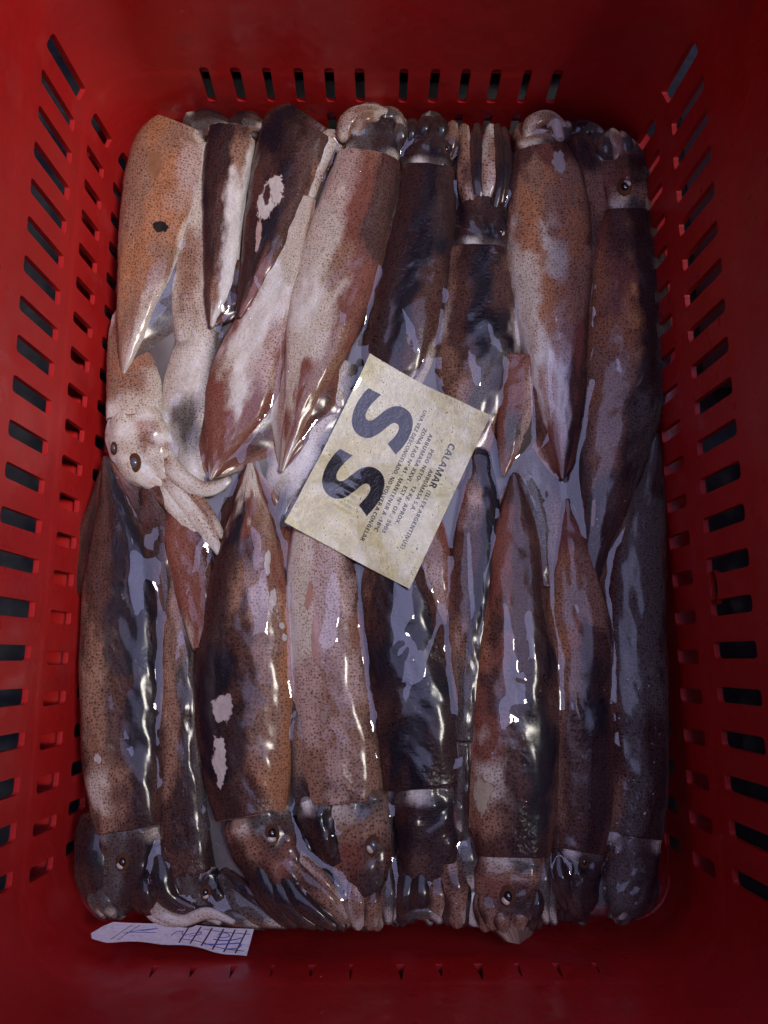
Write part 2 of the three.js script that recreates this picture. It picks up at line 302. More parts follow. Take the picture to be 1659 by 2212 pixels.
function tube(sp, { ring = 40, expo = 2.6, amp = 0.0009, sd = 1, open = false, fold = 0 } = {}) {
  const n = sp.length - 1, pos = [], uv = [], ix = [];
  const put = (i, th, k = 1) => {
    const o = sp[i], c = Math.sin(th), s = Math.cos(th), q = Math.pow(Math.pow(Math.abs(c), expo) + Math.pow(Math.abs(s), expo), -1 / expo);
    const x = c * q * o.w * k, y = s * q * o.t * k, l = o.l * 1000, arc = th * o.w * 1000;
    const d = (amp * (fbm(arc / 9 + 50, l / 24, sd) - 0.5) * 2 + amp * 0.5 * (fbm(arc / 3.5 + 90, l / 9, sd + 20) - 0.5) * 2 + fold * Math.sin(arc / 2.2 + 3 * noise(l / 20, 1, sd)) * noise(arc / 6 + 9, l / 30, sd + 3)) * clamp(o.w / 0.008) * k;
    const p = o.c.clone().addScaledVector(o.S, x + c * d).addScaledVector(o.N, y + s * d); pos.push(p.x, p.y, p.z); uv.push(th / Math.PI / 2 + 0.5, o.l / sp.L);
  };
  const rows = [];
  if (open) rows.push([0, 0.05], [0, 0.82], [0, 0.95]); else rows.push([0, 0.05], [0, 0.55], [0, 0.85]);
  for (let i = 0; i <= n; i++) rows.push([i, 1]);
  rows.push([n, 0.6], [n, 0.05]);
  for (const [i, k] of rows) for (let j = 0; j <= ring; j++) put(i, (j / ring * 2 - 1) * Math.PI, k);
  // set the end rows in or out along the tube so that ends are rounded
  const shift = (row, i, dist) => { for (let j = 0; j <= ring; j++) { const k = (row * (ring + 1) + j) * 3; pos[k] += sp[i].T.x * dist; pos[k + 1] += sp[i].T.y * dist; pos[k + 2] += sp[i].T.z * dist; } };
  const w0 = sp[0].w, wn = sp[n].w;
  if (open) { shift(0, 0, w0 * 0.5); shift(1, 0, w0 * 0.12); shift(2, 0, -0.0006); } else { shift(0, 0, -w0 * 0.55); shift(1, 0, -w0 * 0.42); shift(2, 0, -w0 * 0.2); }
  shift(rows.length - 2, n, wn * 0.5); shift(rows.length - 1, n, wn * 0.7);
  for (let r = 0; r < rows.length - 1; r++) for (let j = 0; j < ring; j++) { const a = r * (ring + 1) + j, b = a + 1, c = a + ring + 1, d = c + 1; ix.push(a, b, c, b, d, c); }
  const g = new THREE.BufferGeometry(); g.setAttribute('position', new THREE.Float32BufferAttribute(pos, 3)); g.setAttribute('uv', new THREE.Float32BufferAttribute(uv, 2)); g.setIndex(ix);
  // make faces point outwards whichever way the tube runs
  const m = Math.floor(n / 2), o = sp[m]; if (o.T.clone().cross(o.S).dot(o.N) < 0) { for (let k = 0; k < ix.length; k += 3) { const t = ix[k]; ix[k] = ix[k + 1]; ix[k + 1] = t; } g.setIndex(ix); }
  g.computeVertexNormals(); return g;
}
function finGeo(sp, side, s0, s1, width, sink = 0.002, sd = 1) { // a lobe along the mantle's rear, thin at its edge
  const n = sp.length - 1, wm = width * 0.00029 * 1.8, N = 26, M = 9, top = [], p = [], uv = [], ix = [];
  for (let half = 0; half < 2; half++) for (let i = 0; i <= N; i++) {
    const t = i / N, f = lerp(s0, s1, t) * n, k = Math.min(n - 1, Math.floor(f)), r = f - k, A = sp[k], B = sp[k + 1];
    const c = A.c.clone().lerp(B.c, r), S = A.S.clone().lerp(B.S, r), NN = A.N.clone().lerp(B.N, r), w = lerp(A.w, B.w, r), th = lerp(A.t, B.t, r);
    const out = wm * Math.pow(Math.sin(Math.PI * Math.pow(t, 0.62)), 0.8) * (0.92 + 0.16 * noise(t * 7, 1, sd));
    for (let j = 0; j <= M; j++) {
      const q = j / M, x = w * 0.35 + q * (w * 0.5 + out), y = th * 0.86 * (1 - q) - sink * q * 1.0 + 0.0012 * Math.sin(t * 13 + sd) * q + 0.0010 * (noise(t * 9, q * 4, sd) - 0.5);
      const thick = 0.0011 * (1 - q * 0.85);
      const P = c.clone().addScaledVector(S, side * x).addScaledVector(NN, y - (half ? thick * 2 : 0)); p.push(P.x, P.y, P.z); uv.push(q * 0.5 + 0.25, t);
    }
  }
  const R = M + 1, off = (N + 1) * R;
  for (let h = 0; h < 2; h++) for (let i = 0; i < N; i++) for (let j = 0; j < M; j++) { const a = h * off + i * R + j, b = a + 1, c = a + R, d = c + 1; if (h) ix.push(a, b, c, b, d, c); else ix.push(a, c, b, b, c, d); }
  for (let i = 0; i < N; i++) { const a = i * R + M, b = a + R, c = a + off, d = b + off; ix.push(a, b, c, b, d, c); }
  if (side * sp[0].S.x * (sp[0].T.z > 0 ? 1 : -1) < 0) for (let k = 0; k < ix.length; k += 3) { const t = ix[k]; ix[k] = ix[k + 1]; ix[k + 1] = t; }
  const g = new THREE.BufferGeometry(); g.setAttribute('position', new THREE.Float32BufferAttribute(p, 3)); g.setAttribute('uv', new THREE.Float32BufferAttribute(uv, 2)); g.setIndex(ix); g.computeVertexNormals(); return g;
}
const solids = [];                        // world-space geometries that the meltwater settles around
const eyeDark = new THREE.MeshPhysicalMaterial({ color: new THREE.Color().setRGB(0.012, 0.012, 0.016), roughness: 0.15, clearcoat: 1, clearcoatRoughness: 0.03 });
const eyeGrey = new THREE.MeshPhysicalMaterial({ color: new THREE.Color().setRGB(0.10, 0.11, 0.13), roughness: 0.12, clearcoat: 1, clearcoatRoughness: 0.03 });
const eyeWhite = new THREE.MeshPhysicalMaterial({ color: new THREE.Color().setRGB(0.62, 0.54, 0.42), roughness: 0.3, clearcoat: 1, clearcoatRoughness: 0.1 });
const eyeLid = new THREE.MeshPhysicalMaterial({ color: new THREE.Color().setRGB(0.10, 0.04, 0.02), roughness: 0.8, specularIntensity: 0.3 });
const SQUID = [];
function squid(o) { SQUID.push(o); }
function buildSquid(o, id) {
  const parts = [], sp = spine(o.m, { lift: o.lift ?? 0, drop: o.drop ?? 7, flat: o.flat ?? 0.58, fat: o.fat ?? 1.13 });
  const mid = sp[Math.floor(sp.length * 0.35)].c, base = V3(mid.x, 0.012, mid.z);
  const g = thing('squid', o.label, 'squid', base, 'squid frozen side by side in the block');
  const add = (name, geo, mat, parent = g, hold = true) => { if (hold) solids.push(geo.clone()); geo.translate(-base.x, -base.y, -base.z); return mesh(name, geo, mat, parent); };
  const wMM = Math.max(...sp.map(q => q.w)) * 2000, lMM = sp.L * 1000;
  const marks = (o.marks || []).map(([u, v, rx, ry, turn, col, frayed]) => {
    const P = at(u, v, YB - 0.004); let best = 0, bd = 1e9; sp.forEach((q, i) => { const d = (q.c.x - P.x) ** 2 + (q.c.z - P.z) ** 2; if (d < bd) { bd = d; best = i; } });
    const q = sp[best], a = clamp(((P.x - q.c.x) * q.S.x + (P.z - q.c.z) * q.S.z) / q.w, -0.97, 0.97), k = unit(u, v, YB) * 1000;
    return [Math.asin(a), q.l / sp.L, rx * k, ry * k, turn, col, frayed];
  });
  const big = wMM > 28;
  add('mantle', tube(sp, { ring: big ? 56 : 32, sd: id * 11 + 3, amp: o.amp ?? 0.0011, open: true, fold: o.fold ?? 0.00008 }), skinMat(skinTex(big ? 512 : 256, big ? 704 : 512, o.skin, wMM, lMM, id * 17 + 5, marks)));
  for (const [side, s0, s1, w, kind, sink] of o.fins || []) add('fin', finGeo(sp, side, s0, s1, w, sink ?? 0.002, id * 3 + side), FIN[kind]());
  if (o.head) {
    if (o.head[0][1] > 1700) { const n = o.head.length, a = o.head[n - 2], b = o.head[n - 1], du = b[0] - a[0], dv = Math.max(10, b[1] - a[1]); b[2] = Math.max(b[2], a[2] * 0.8); if (b[1] < 1970) o.head.push([b[0] + du * 0.9, Math.min(1985, b[1] + dv * 1.1), b[2] * 0.5, -3]); }
    const hs = spine(o.head, { lift: (o.lift ?? 0) + (o.headLift ?? -1.5), drop: 2, flat: 0.55, n: 30, fat: 1.16 });
    const h = add('head', tube(hs, { ring: 40, sd: id * 7 + 1, amp: 0.0026, fold: 0.0005 }), HEAD[o.headSkin || 'brown']());
    for (const [u, v, r, grey, ang] of o.eyes || []) {
      let y = YB - 0.002; const P0 = at(u, v, y);
      let q = hs[0], bd = 1e9; for (const z of hs) { const d = (z.c.x - P0.x) ** 2 + (z.c.z - P0.z) ** 2; if (d < bd) { bd = d; q = z; } }
      const a = clamp(Math.sqrt(bd) / q.w, 0, 0.92); y = q.c.y + q.t * Math.pow(1 - a ** 2.25, 1 / 2.25);
      const P = at(u, v, y), R = r * 0.82 * unit(u, v, y), nrm = P.clone().sub(q.c).setY(P.y - q.c.y + 0.012).normalize();
      const qt = new THREE.Quaternion().setFromUnitVectors(V3(0, 1, 0), nrm), rel = P.clone().sub(base);
      const place = (geo) => { geo.applyQuaternion(qt); geo.translate(rel.x, rel.y, rel.z); return geo; };
      const ball = new THREE.SphereGeometry(R, 24, 16); ball.scale(0.92, 0.72, 1.15);
      const e = mesh('eye', place(ball), grey ? eyeGrey : eyeDark, h);
      const lid = new THREE.SphereGeometry(R * 1.6, 24, 12); lid.scale(1.0, 0.2, 1.3); mesh('eyelid', place(lid), eyeLid, h);
      if (ang !== undefined) { const cr = new THREE.SphereGeometry(R * 0.8, 16, 10); cr.scale(1.15, 0.5, 0.75); cr.translate(0, R * 0.2, 0); cr.rotateY(ang); cr.translate(R * 0.95 * Math.sin(ang), 0, R * 1.05 * Math.cos(ang)); mesh('eye_white', place(cr), eyeWhite, h); }
    }
  }
  const arms = [...(o.arms || [])];
  if (o.head && o.m[0][1] > 1500) for (const sg of [-1, 1]) for (const [kind, st, lf] of o.arms || []) { const d = 11 + 10 * rnd(); arms.push([rnd() < 0.5 ? kind : 'dark', st.map(([u, v, w], i) => [u + sg * d * (0.6 + 0.2 * i) + 4 * (rnd() - 0.5), v + 10 * (rnd() - 0.5), w * 0.9]), (lf ?? 0) - 1.5 - 2 * rnd()]); }
  for (let [kind, st, lf] of arms) {
    st = st.map((q, i) => i ? q : [q[0], q[1], q[2], -4]);
    const as = spine(st, { lift: (o.lift ?? 0) - (o.m[0][1] > 1500 ? 1.6 : 1) + (lf ?? 0), drop: 2, flat: 0.6, n: 26, fat: o.m[0][1] > 1500 ? 1.4 : 1.22 });
    add('arm', tube(as, { ring: 18, sd: rnd() * 999 | 0, amp: 0.0011, expo: 2.2, fold: 0.0002 }), ARM[kind]());
  }
}
const TEAR = [0.60, 0.53, 0.48], INK = [0.012, 0.009, 0.006], CREAM = [0.50, 0.43, 0.30], PINK = [0.5, 0.34, 0.30];
// ---- upper row, heads towards the far wall
squid({ label: 'orange speckled squid with a black ink spot beside the slotted left wall', lift: 0, m: [[392, 272, 52], [378, 320, 78], [362, 400, 82], [342, 490, 74], [322, 575, 60], [300, 660, 42], [282, 735, 24], [266, 806, 4]],
  skin: ['TOTTC', 'TTOPC', 'TTOOC', 'TOOTC', 'OTTCC', 'PTPCW'], marks: [[348, 502, 17, 13, 0, INK, [0.2, 0.09, 0.04]], [335, 365, 16, 30, 0.1, [0.27, 0.125, 0.06], [0.32, 0.15, 0.075]]],
  fins: [[1, 0.50, 0.95, 80, 'haze', 0.007]], head: [[415, 282, 30], [455, 272, 32], [490, 280, 22], [510, 290, 10]], headSkin: 'grey', headLift: -4, arms: [['grey', [[420, 280, 12], [455, 268, 13], [500, 280, 9]], -2], ['pale', [[450, 285, 10], [470, 280, 12], [490, 292, 7]], 0]] });
squid({ label: 'cream belly-up squid tucked beneath the orange ink-spotted squid', lift: -6, drop: 5, m: [[452, 320, 30], [436, 400, 42], [424, 480, 46], [416, 560, 44], [414, 640, 42], [425, 720, 46], [440, 800, 40], [450, 880, 20]], skin: ['CCT', 'CCC', 'CTC', 'CCC', 'WCC'] });
squid({ label: 'narrow squid half black-purple and half bone white near the far left corner', lift: 0, drop: 4, m: [[502, 288, 47], [494, 345, 47], [486, 420, 43], [480, 500, 38], [476, 580, 32], [466, 650, 22], [456, 706, 5]], skin: ['KKDBT', 'KDDTW', 'KDBWW', 'DDBWW', 'DBTWW', 'RBCWC'],
  fins: [[1, 0.62, 0.98, 40, 'dark', 0.002]], head: [[520, 296, 34], [530, 280, 36], [545, 270, 28], [565, 272, 14]], headSkin: 'dark', headLift: -3, eyes: [[561, 274, 8, true]], arms: [['grey', [[500, 280, 14], [530, 268, 14], [575, 280, 8]], -2]] });
squid({ label: 'dark brown squid with a torn white strip on its back against the far wall', lift: 3, drop: 3, m: [[672, 256, 55], [652, 296, 82], [628, 360, 74], [604, 430, 62], [584, 500, 52], [562, 570, 38], [540, 630, 24], [517, 684, 5]], skin: ['BKDBB', 'BKDBB', 'BBKBT', 'BDKBB', 'BDDRB', 'BDRRR'],
  marks: [[592, 425, 28, 36, 0.25, TEAR], [574, 464, 24, 30, 0.3, TEAR], [560, 525, 12, 34, 0.2, PINK], [580, 432, 8, 20, 0.2, [0.07, 0.03, 0.025]]], fins: [[1, 0.5, 0.98, 60, 'red', 0.002]] });
squid({ label: 'bone white squid with red-brown tail fins in the milky pool', lift: 0, drop: 6, m: [[655, 430, 26], [628, 530, 34], [602, 620, 44], [574, 700, 56], [548, 780, 72], [522, 860, 72], [496, 930, 50], [474, 985, 24], [456, 1034, 4]], skin: ['WCC', 'WCCT', 'WWCC', 'CWWP', 'RWWPR', 'RCWPR', 'RRWRR', 'RRRRR', 'WWPP'],
  fins: [[-1, 0.46, 0.98, 44, 'red', 0.003], [1, 0.5, 0.98, 52, 'red', 0.003]] });
squid({ label: 'large pale pink squid with brown right flank above the paper label', lift: 3, drop: 8, m: [[797, 346, 62], [783, 420, 76], [757, 510, 84], [726, 610, 88], [698, 700, 78], [674, 790, 54], [650, 870, 34], [628, 945, 18], [608, 1018, 4]], fins: [[-1, 0.62, 0.98, 22, 'pale', 0.003], [1, 0.6, 0.98, 34, 'red', 0.003]], skin: ['CPTBB', 'CPRBD', 'CCRBB', 'CCTRB', 'CWCRB', 'CCCTR', 'WCRTT', 'CRRTC', 'CCTWC'],
  head: [[797, 352, 52], [802, 320, 60], [802, 290, 62], [800, 262, 52], [800, 244, 30]], headSkin: 'grey', eyes: [[744, 326, 9, false, 1]], arms: [['tan', [[742, 300, 14], [752, 262, 17], [790, 242, 16], [835, 250, 13]], 3], ['grey', [[800, 290, 15], [820, 255, 16], [850, 250, 14], [872, 280, 9]], 1], ['tan', [[770, 290, 13], [785, 258, 14], [815, 250, 12]], 4], ['grey', [[850, 320, 12], [864, 290, 14], [868, 260, 10]], 0], ['pale', [[735, 320, 14], [712, 300, 18], [690, 350, 16], [668, 430, 10]], -3]] });
squid({ label: 'dark chocolate squid with a black dorsal stripe, head under the middle far wall slots', lift: 0, drop: 8, m: [[925, 372, 54], [917, 450, 62], [902, 550, 69], [884, 640, 74], [866, 730, 75], [848, 810, 66], [820, 900, 36]], skin: ['BDKDB', 'DDKDD', 'DDKKD', 'BDKBD', 'BDKBB', 'BDDBC', 'RBBTC'],
  head: [[924, 378, 46], [922, 345, 54], [926, 310, 52], [930, 280, 42], [930, 262, 26]], headSkin: 'dark', eyes: [[965, 322, 8, false]], arms: [['dark', [[890, 320, 14], [886, 290, 16], [892, 266, 12]], 1], ['dark', [[915, 310, 14], [915, 280, 15], [925, 260, 12]], 2], ['dark', [[945, 310, 14], [950, 280, 15], [945, 260, 12]], 1], ['brown', [[965, 340, 12], [975, 300, 14], [978, 268, 10]], 0]] });
squid({ label: 'brown squid with a black stripe and long bare arms, head set back', lift: -1, drop: 8, m: [[1037, 546, 60], [1035, 620, 68], [1035, 700, 80], [1034, 780, 86], [1026, 860, 78], [1012, 940, 58], [995, 1040, 28]], skin: ['TDKDT', 'TBKBT', 'CBKKC', 'TBKGC', 'BTGDT', 'BBDTR', 'BBRB'],
  head: [[1037, 552, 50], [1036, 515, 54], [1037, 480, 50], [1042, 445, 42], [1044, 410, 36]], headSkin: 'dark', eyes: [[1082, 500, 8, false, 1]], arms: [['brown', [[1018, 450, 15], [1008, 400, 16], [1004, 330, 15], [1002, 274, 9]], 0], ['dark', [[1036, 440, 13], [1030, 390, 14], [1028, 330, 13], [1030, 272, 8]], 1], ['tan', [[1050, 430, 12], [1058, 390, 22], [1064, 335, 24], [1060, 275, 10]], 2], ['dark', [[1078, 440, 13], [1086, 390, 13], [1090, 330, 12], [1088, 280, 8]], 1], ['dark', [[1066, 450, 10], [1080, 400, 9], [1078, 330, 9], [1074, 272, 7]], 3]] });
squid({ label: 'broad orange and cream squid with reddish fins, right of the long-armed squid', lift: 3, drop: 6, m: [[1167, 328, 56], [1178, 400, 76], [1184, 490, 86], [1185, 590, 85], [1190, 690, 74], [1200, 780, 60], [1206, 870, 45], [1212, 955, 24], [1215, 1034, 4]], skin: ['BBRBD', 'BTOTB', 'TOTOB', 'COCOT', 'CCOTB', 'WCOTB', 'WWPRB', 'WPWBB', 'RRPDB', 'RRTBB'],
  marks: [[1200, 352, 16, 34, -0.2, [0.45, 0.40, 0.36], [0.25, 0.12, 0.08]]], fins: [[-1, 0.6, 0.99, 46, 'red', 0.003], [1, 0.62, 0.99, 30, 'dark', 0.003]],
  head: [[1166, 334, 50], [1165, 305, 54], [1168, 280, 46], [1172, 262, 26]], headSkin: 'tan', arms: [['tan', [[1140, 300, 14], [1150, 268, 16], [1185, 256, 14], [1215, 275, 10]], 3], ['grey', [[1190, 320, 14], [1212, 295, 16], [1225, 270, 12]], 1], ['pale', [[1185, 285, 10], [1200, 268, 11], [1210, 300, 8]], 4]] });
squid({ label: 'slim brown squid wedged between the broad orange squid and the corner squid', lift: -5, drop: 4, m: [[1246, 296, 28], [1268, 370, 38], [1284, 460, 40], [1290, 560, 36], [1286, 680, 24], [1284, 780, 8]], skin: ['DDB', 'BTB', 'TBC', 'BTC', 'BTT'], head: [[1244, 300, 24], [1246, 284, 24], [1254, 272, 14]], headSkin: 'dark', arms: [['grey', [[1250, 300, 10], [1275, 280, 13], [1300, 290, 10]], 2], ['dark', [[1240, 300, 10], [1255, 272, 12], [1285, 276, 9]], 1], ['grey', [[1265, 310, 10], [1290, 300, 12], [1305, 330, 8]], 1]] });
squid({ label: 'long squid with orange left flank and dark right flank along the right wall', lift: 1, drop: 8, m: [[1350, 460, 46], [1350, 530, 70], [1352, 630, 80], [1350, 750, 86], [1340, 870, 82], [1320, 975, 68], [1302, 1075, 52], [1286, 1180, 33], [1275, 1288, 5]], skin: ['BBDB', 'RBDG', 'ORDG', 'OODG', 'OTDG', 'TTGG', 'GTDG', 'BGBB', 'BBDB', 'BBBB'],  // dark right columns: skin colour with some of that flank's shade painted in
  marks: [[1283, 1105, 9, 30, 0.1, [0.42, 0.33, 0.27], [0.05, 0.03, 0.02]]], fins: [[-1, 0.62, 0.99, 26, 'dark', 0.003], [1, 0.55, 0.99, 40, 'dark', 0.003]],
  head: [[1350, 462, 42], [1349, 435, 48], [1346, 400, 50], [1342, 360, 48], [1336, 330, 34]], headSkin: 'tan', eyes: [[1349, 404, 12, false, 2.4]], arms: [['grey', [[1320, 350, 14], [1308, 320, 16], [1312, 290, 10]], 0], ['tan', [[1335, 345, 13], [1330, 310, 15], [1322, 284, 9]], 1], ['grey', [[1350, 350, 13], [1352, 315, 15], [1340, 290, 9]], 0], ['grey', [[1365, 370, 14], [1372, 335, 14], [1360, 305, 9]], -1], ['dark', [[1380, 420, 12], [1388, 380, 13], [1378, 340, 9]], -2]] });
squid({ label: 'reddish squid tail lying free in the pool at the corner of the paper label', lift: -2, drop: 4, m: [[1120, 770, 28], [1118, 840, 36], [1108, 910, 34], [1096, 975, 20], [1088, 1028, 4]], skin: ['TRR', 'RRP', 'RGP', 'PRR'], fins: [[1, 0.3, 0.98, 30, 'haze', 0.003]] });
squid({ label: 'white-faced squid whose head and splayed arms point inward by the left wall', lift: -3, drop: -2, m: [[292, 908, 56, 0], [292, 865, 56, -1], [290, 810, 54, -5], [280, 740, 44, -12], [270, 680, 24, -16]], skin: ['WCC', 'TTC', 'TOT', 'TTC', 'CTC'],
  head: [[293, 902, 52], [298, 930, 60], [306, 965, 60], [322, 1000, 54], [350, 1030, 40]], headSkin: 'pale', headLift: 1, eyes: [[290, 1000, 13, true, -1.2], [246, 968, 9, true]],
  arms: [['pale', [[350, 990, 18], [388, 1030, 17], [432, 1056, 15], [470, 1052, 12], [494, 1036, 7]], 2], ['pale', [[350, 1020, 20], [398, 1082, 18], [442, 1140, 15], [476, 1196, 7]], 1], ['pale', [[335, 1030, 16], [372, 1090, 15], [412, 1140, 12], [448, 1186, 6]], 0], ['tan', [[362, 1010, 16], [412, 1066, 15], [455, 1120, 12], [480, 1160, 6]], 0], ['brown', [[325, 1030, 12], [352, 1075, 12], [395, 1135, 7]], -1]] });
// ---- lower row, heads towards the near wall
squid({ label: 'thick brown squid with a small white scar, against the left wall under the white-faced one', lift: 1, drop: 7, m: [[282, 1788, 66], [276, 1700, 77], [270, 1600, 82], [268, 1490, 84], [268, 1380, 82], [266, 1270, 76], [260, 1170, 56], [246, 1080, 30], [228, 988, 5]], skin: ['BTBDB', 'TCTDB', 'BTBKD', 'BTBKD', 'BTDKD', 'TBDKD', 'BBKKD', 'BBDKB', 'DBDKB', 'GBDB'],
  marks: [[215, 1636, 12, 11, 0.3, TEAR, [0.07, 0.03, 0.02]]], fins: [[-1, 0.6, 0.99, 30, 'dark', 0.003], [1, 0.62, 0.99, 34, 'dark', 0.003]],
  head: [[282, 1782, 54], [280, 1820, 60], [276, 1865, 56], [270, 1910, 44], [262, 1940, 26]], headSkin: 'grey', eyes: [[265, 1862, 11, false, -0.6]],
  arms: [['dark', [[214, 1770, 22], [206, 1830, 24], [212, 1900, 24], [236, 1956, 14]], -2], ['grey', [[235, 1900, 18], [225, 1940, 16], [245, 1975, 10]], -1], ['dark', [[300, 1870, 20], [310, 1920, 20], [330, 1965, 14]], 0], ['dark', [[335, 1830, 20], [345, 1890, 22], [370, 1945, 16], [420, 1965, 10]], -1], ['pale', [[318, 1935, 7], [345, 1972, 10], [395, 1988, 9], [440, 1974, 10], [470, 1978, 7], [505, 1992, 4]], 0]] });
squid({ label: 'narrow dark squid squeezed between the scarred brown squid and the torn brown one', lift: -4, drop: 6, m: [[410, 1882, 50], [400, 1790, 47], [392, 1680, 42], [388, 1560, 38], [386, 1440, 36], [374, 1330, 28], [360, 1230, 18], [344, 1140, 6]], skin: ['BBD', 'BDG', 'BTDG', 'TTDG', 'BTGD', 'BBTD', 'RGBD', 'DBD'],
  head: [[412, 1876, 44], [425, 1905, 48], [448, 1940, 42], [475, 1968, 24]], headSkin: 'grey', eyes: [[444, 1928, 9, false, 0.2]], arms: [['grey', [[470, 1905, 18], [520, 1950, 18], [575, 1985, 13], [620, 1998, 7]], 1], ['grey', [[455, 1950, 16], [500, 1978, 15], [560, 1998, 8]], 1], ['dark', [[480, 1890, 14], [530, 1925, 14], [585, 1970, 8]], -1]] });
squid({ label: 'smooth reddish squid tail below the splayed white arms', lift: -3, drop: 4, m: [[432, 1400, 14], [428, 1330, 30], [418, 1250, 42], [402, 1170, 42], [384, 1110, 26], [366, 1060, 8]], skin: ['CRD', 'RRD', 'RRB', 'RRB', 'BRR'] });
squid({ label: 'big brown squid with two torn white wounds and an orange right edge', lift: 3, drop: 7, m: [[545, 1762, 68], [538, 1680, 86], [531, 1570, 99], [531, 1460, 102], [534, 1350, 94], [537, 1250, 76], [540, 1160, 54], [541, 1075, 28], [540, 1000, 5]], skin: ['BDBTO', 'BDBOO', 'BKDTO', 'BKDTO', 'BKBTO', 'BDBTO', 'BDTPO', 'BDBTR', 'BKRTR', 'RCCCR', 'CCCC'],
  marks: [[486, 1536, 22, 32, 0.25, [0.52, 0.44, 0.42], [0.06, 0.02, 0.02]], [480, 1642, 17, 54, 0.2, TEAR, [0.05, 0.018, 0.02]], [588, 1300, 11, 22, 0.3, TEAR], [577, 1220, 10, 26, 0.2, TEAR], [603, 1352, 7, 9, 0, TEAR], [609, 1380, 7, 10, 0, TEAR]], fins: [[-1, 0.66, 0.99, 22, 'dark', 0.003], [1, 0.64, 0.99, 26, 'red', 0.003]],
  head: [[550, 1760, 60], [566, 1795, 64], [584, 1840, 60], [606, 1885, 50], [632, 1920, 34]], headSkin: 'brown', eyes: [[588, 1800, 13, false, -0.1]],
  arms: [['brown', [[625, 1860, 18], [672, 1912, 18], [715, 1955, 15], [742, 1990, 8]], 1], ['dark', [[600, 1880, 18], [640, 1935, 17], [690, 1980, 13], [725, 2002, 7]], 2], ['dark', [[575, 1870, 18], [605, 1930, 17], [645, 1978, 13], [680, 2000, 7]], 1], ['dark', [[550, 1840, 18], [572, 1905, 17], [610, 1970, 12], [640, 1998, 7]], 0], ['tan', [[640, 1850, 13], [690, 1900, 13], [735, 1950, 8]], 0]] });
squid({ label: 'dark squid head without visible mantle between the wounded squid and the pinkish one', lift: -3, drop: 3, m: [[668, 1728, 28], [656, 1660, 24], [648, 1580, 18], [642, 1500, 8]], skin: ['GDG', 'GTD', 'GGB'], head: [[672, 1722, 32], [684, 1760, 36], [694, 1810, 34], [708, 1860, 26]], headSkin: 'dark', headLift: 1, eyes: [[690, 1765, 8, false, 0]], arms: [['pale', [[652, 1830, 10], [660, 1865, 12], [672, 1895, 7]], 1], ['dark', [[680, 1820, 13], [695, 1880, 13], [722, 1930, 8]], 1], ['brown', [[705, 1800, 13], [722, 1860, 13], [738, 1910, 8]], 0], ['dark', [[655, 1760, 12], [660, 1820, 12], [690, 1890, 8]], 0]] });
squid({ label: 'pinkish speckled squid with a cream left edge, tail under the paper label', lift: 0, drop: 3, m: [[740, 1728, 84], [733, 1640, 88], [722, 1540, 86], [710, 1430, 82], [700, 1320, 76], [694, 1220, 68], [692, 1130, 52], [692, 1050, 30]], skin: ['TTBTB', 'CTPTB', 'CPTTB', 'WPTPB', 'WCPTR', 'WCPPB', 'WCPPB', 'WCPPR', 'CCPT'],
  marks: [[683, 1370, 9, 50, 0.05, [0.52, 0.30, 0.25], [0.40, 0.20, 0.15]], [668, 1290, 8, 26, 0.2, [0.5, 0.26, 0.2], [0.35, 0.14, 0.1]], [700, 1545, 8, 12, 0, [0.36, 0.25, 0.2]]],
  head: [[765, 1724, 66], [774, 1770, 70], [780, 1825, 66], [784, 1880, 58], [786, 1930, 48]], headSkin: 'tan', eyes: [[806, 1826, 13, true, -0.9]], arms: [['brown', [[744, 1880, 17], [740, 1940, 17], [744, 1998, 10]], 0], ['tan', [[772, 1880, 18], [770, 1945, 17], [774, 2000, 10]], 1], ['brown', [[800, 1890, 18], [802, 1945, 17], [800, 2000, 10]], 1], ['grey', [[832, 1860, 13], [838, 1930, 13], [838, 1990, 8]], 0]] });
squid({ label: 'dark squid with streaked wet back directly below the paper label', lift: 0, drop: 2, m: [[918, 1698, 84], [910, 1610, 92], [896, 1510, 96], [878, 1410, 90], [862, 1310, 78], [852, 1220, 64], [848, 1140, 46], [846, 1070, 26]], skin: ['BDKDB', 'BKKDB', 'BDKKB', 'BKKDB', 'BDKKB', 'TDKDB', 'RBKDB', 'BGGD'],
  head: [[925, 1694, 64], [926, 1740, 70], [928, 1800, 66], [930, 1860, 62], [930, 1910, 54]], headSkin: 'dark', eyes: [[966, 1816, 9, true, 1]], arms: [['dark', [[885, 1860, 18], [876, 1930, 18], [872, 1985, 10]], 0], ['dark', [[912, 1870, 18], [908, 1930, 18], [906, 1975, 10]], 1], ['brown', [[942, 1870, 18], [944, 1930, 18], [940, 1980, 10]], 1], ['brown', [[972, 1850, 20], [982, 1920, 22], [988, 1994, 12]], 2], ['grey', [[862, 1990, 10], [890, 1972, 10], [930, 1972, 10], [950, 1990, 7]], 0]] });
squid({ label: 'slender speckled squid tail emerging from under the label\'s pointed lower corner', lift: -3, drop: 4, m: [[902, 1080, 34], [918, 1150, 40], [934, 1220, 36], [950, 1290, 22], [966, 1346, 5]], skin: ['PTR', 'TTR', 'TPR', 'PTR'] });
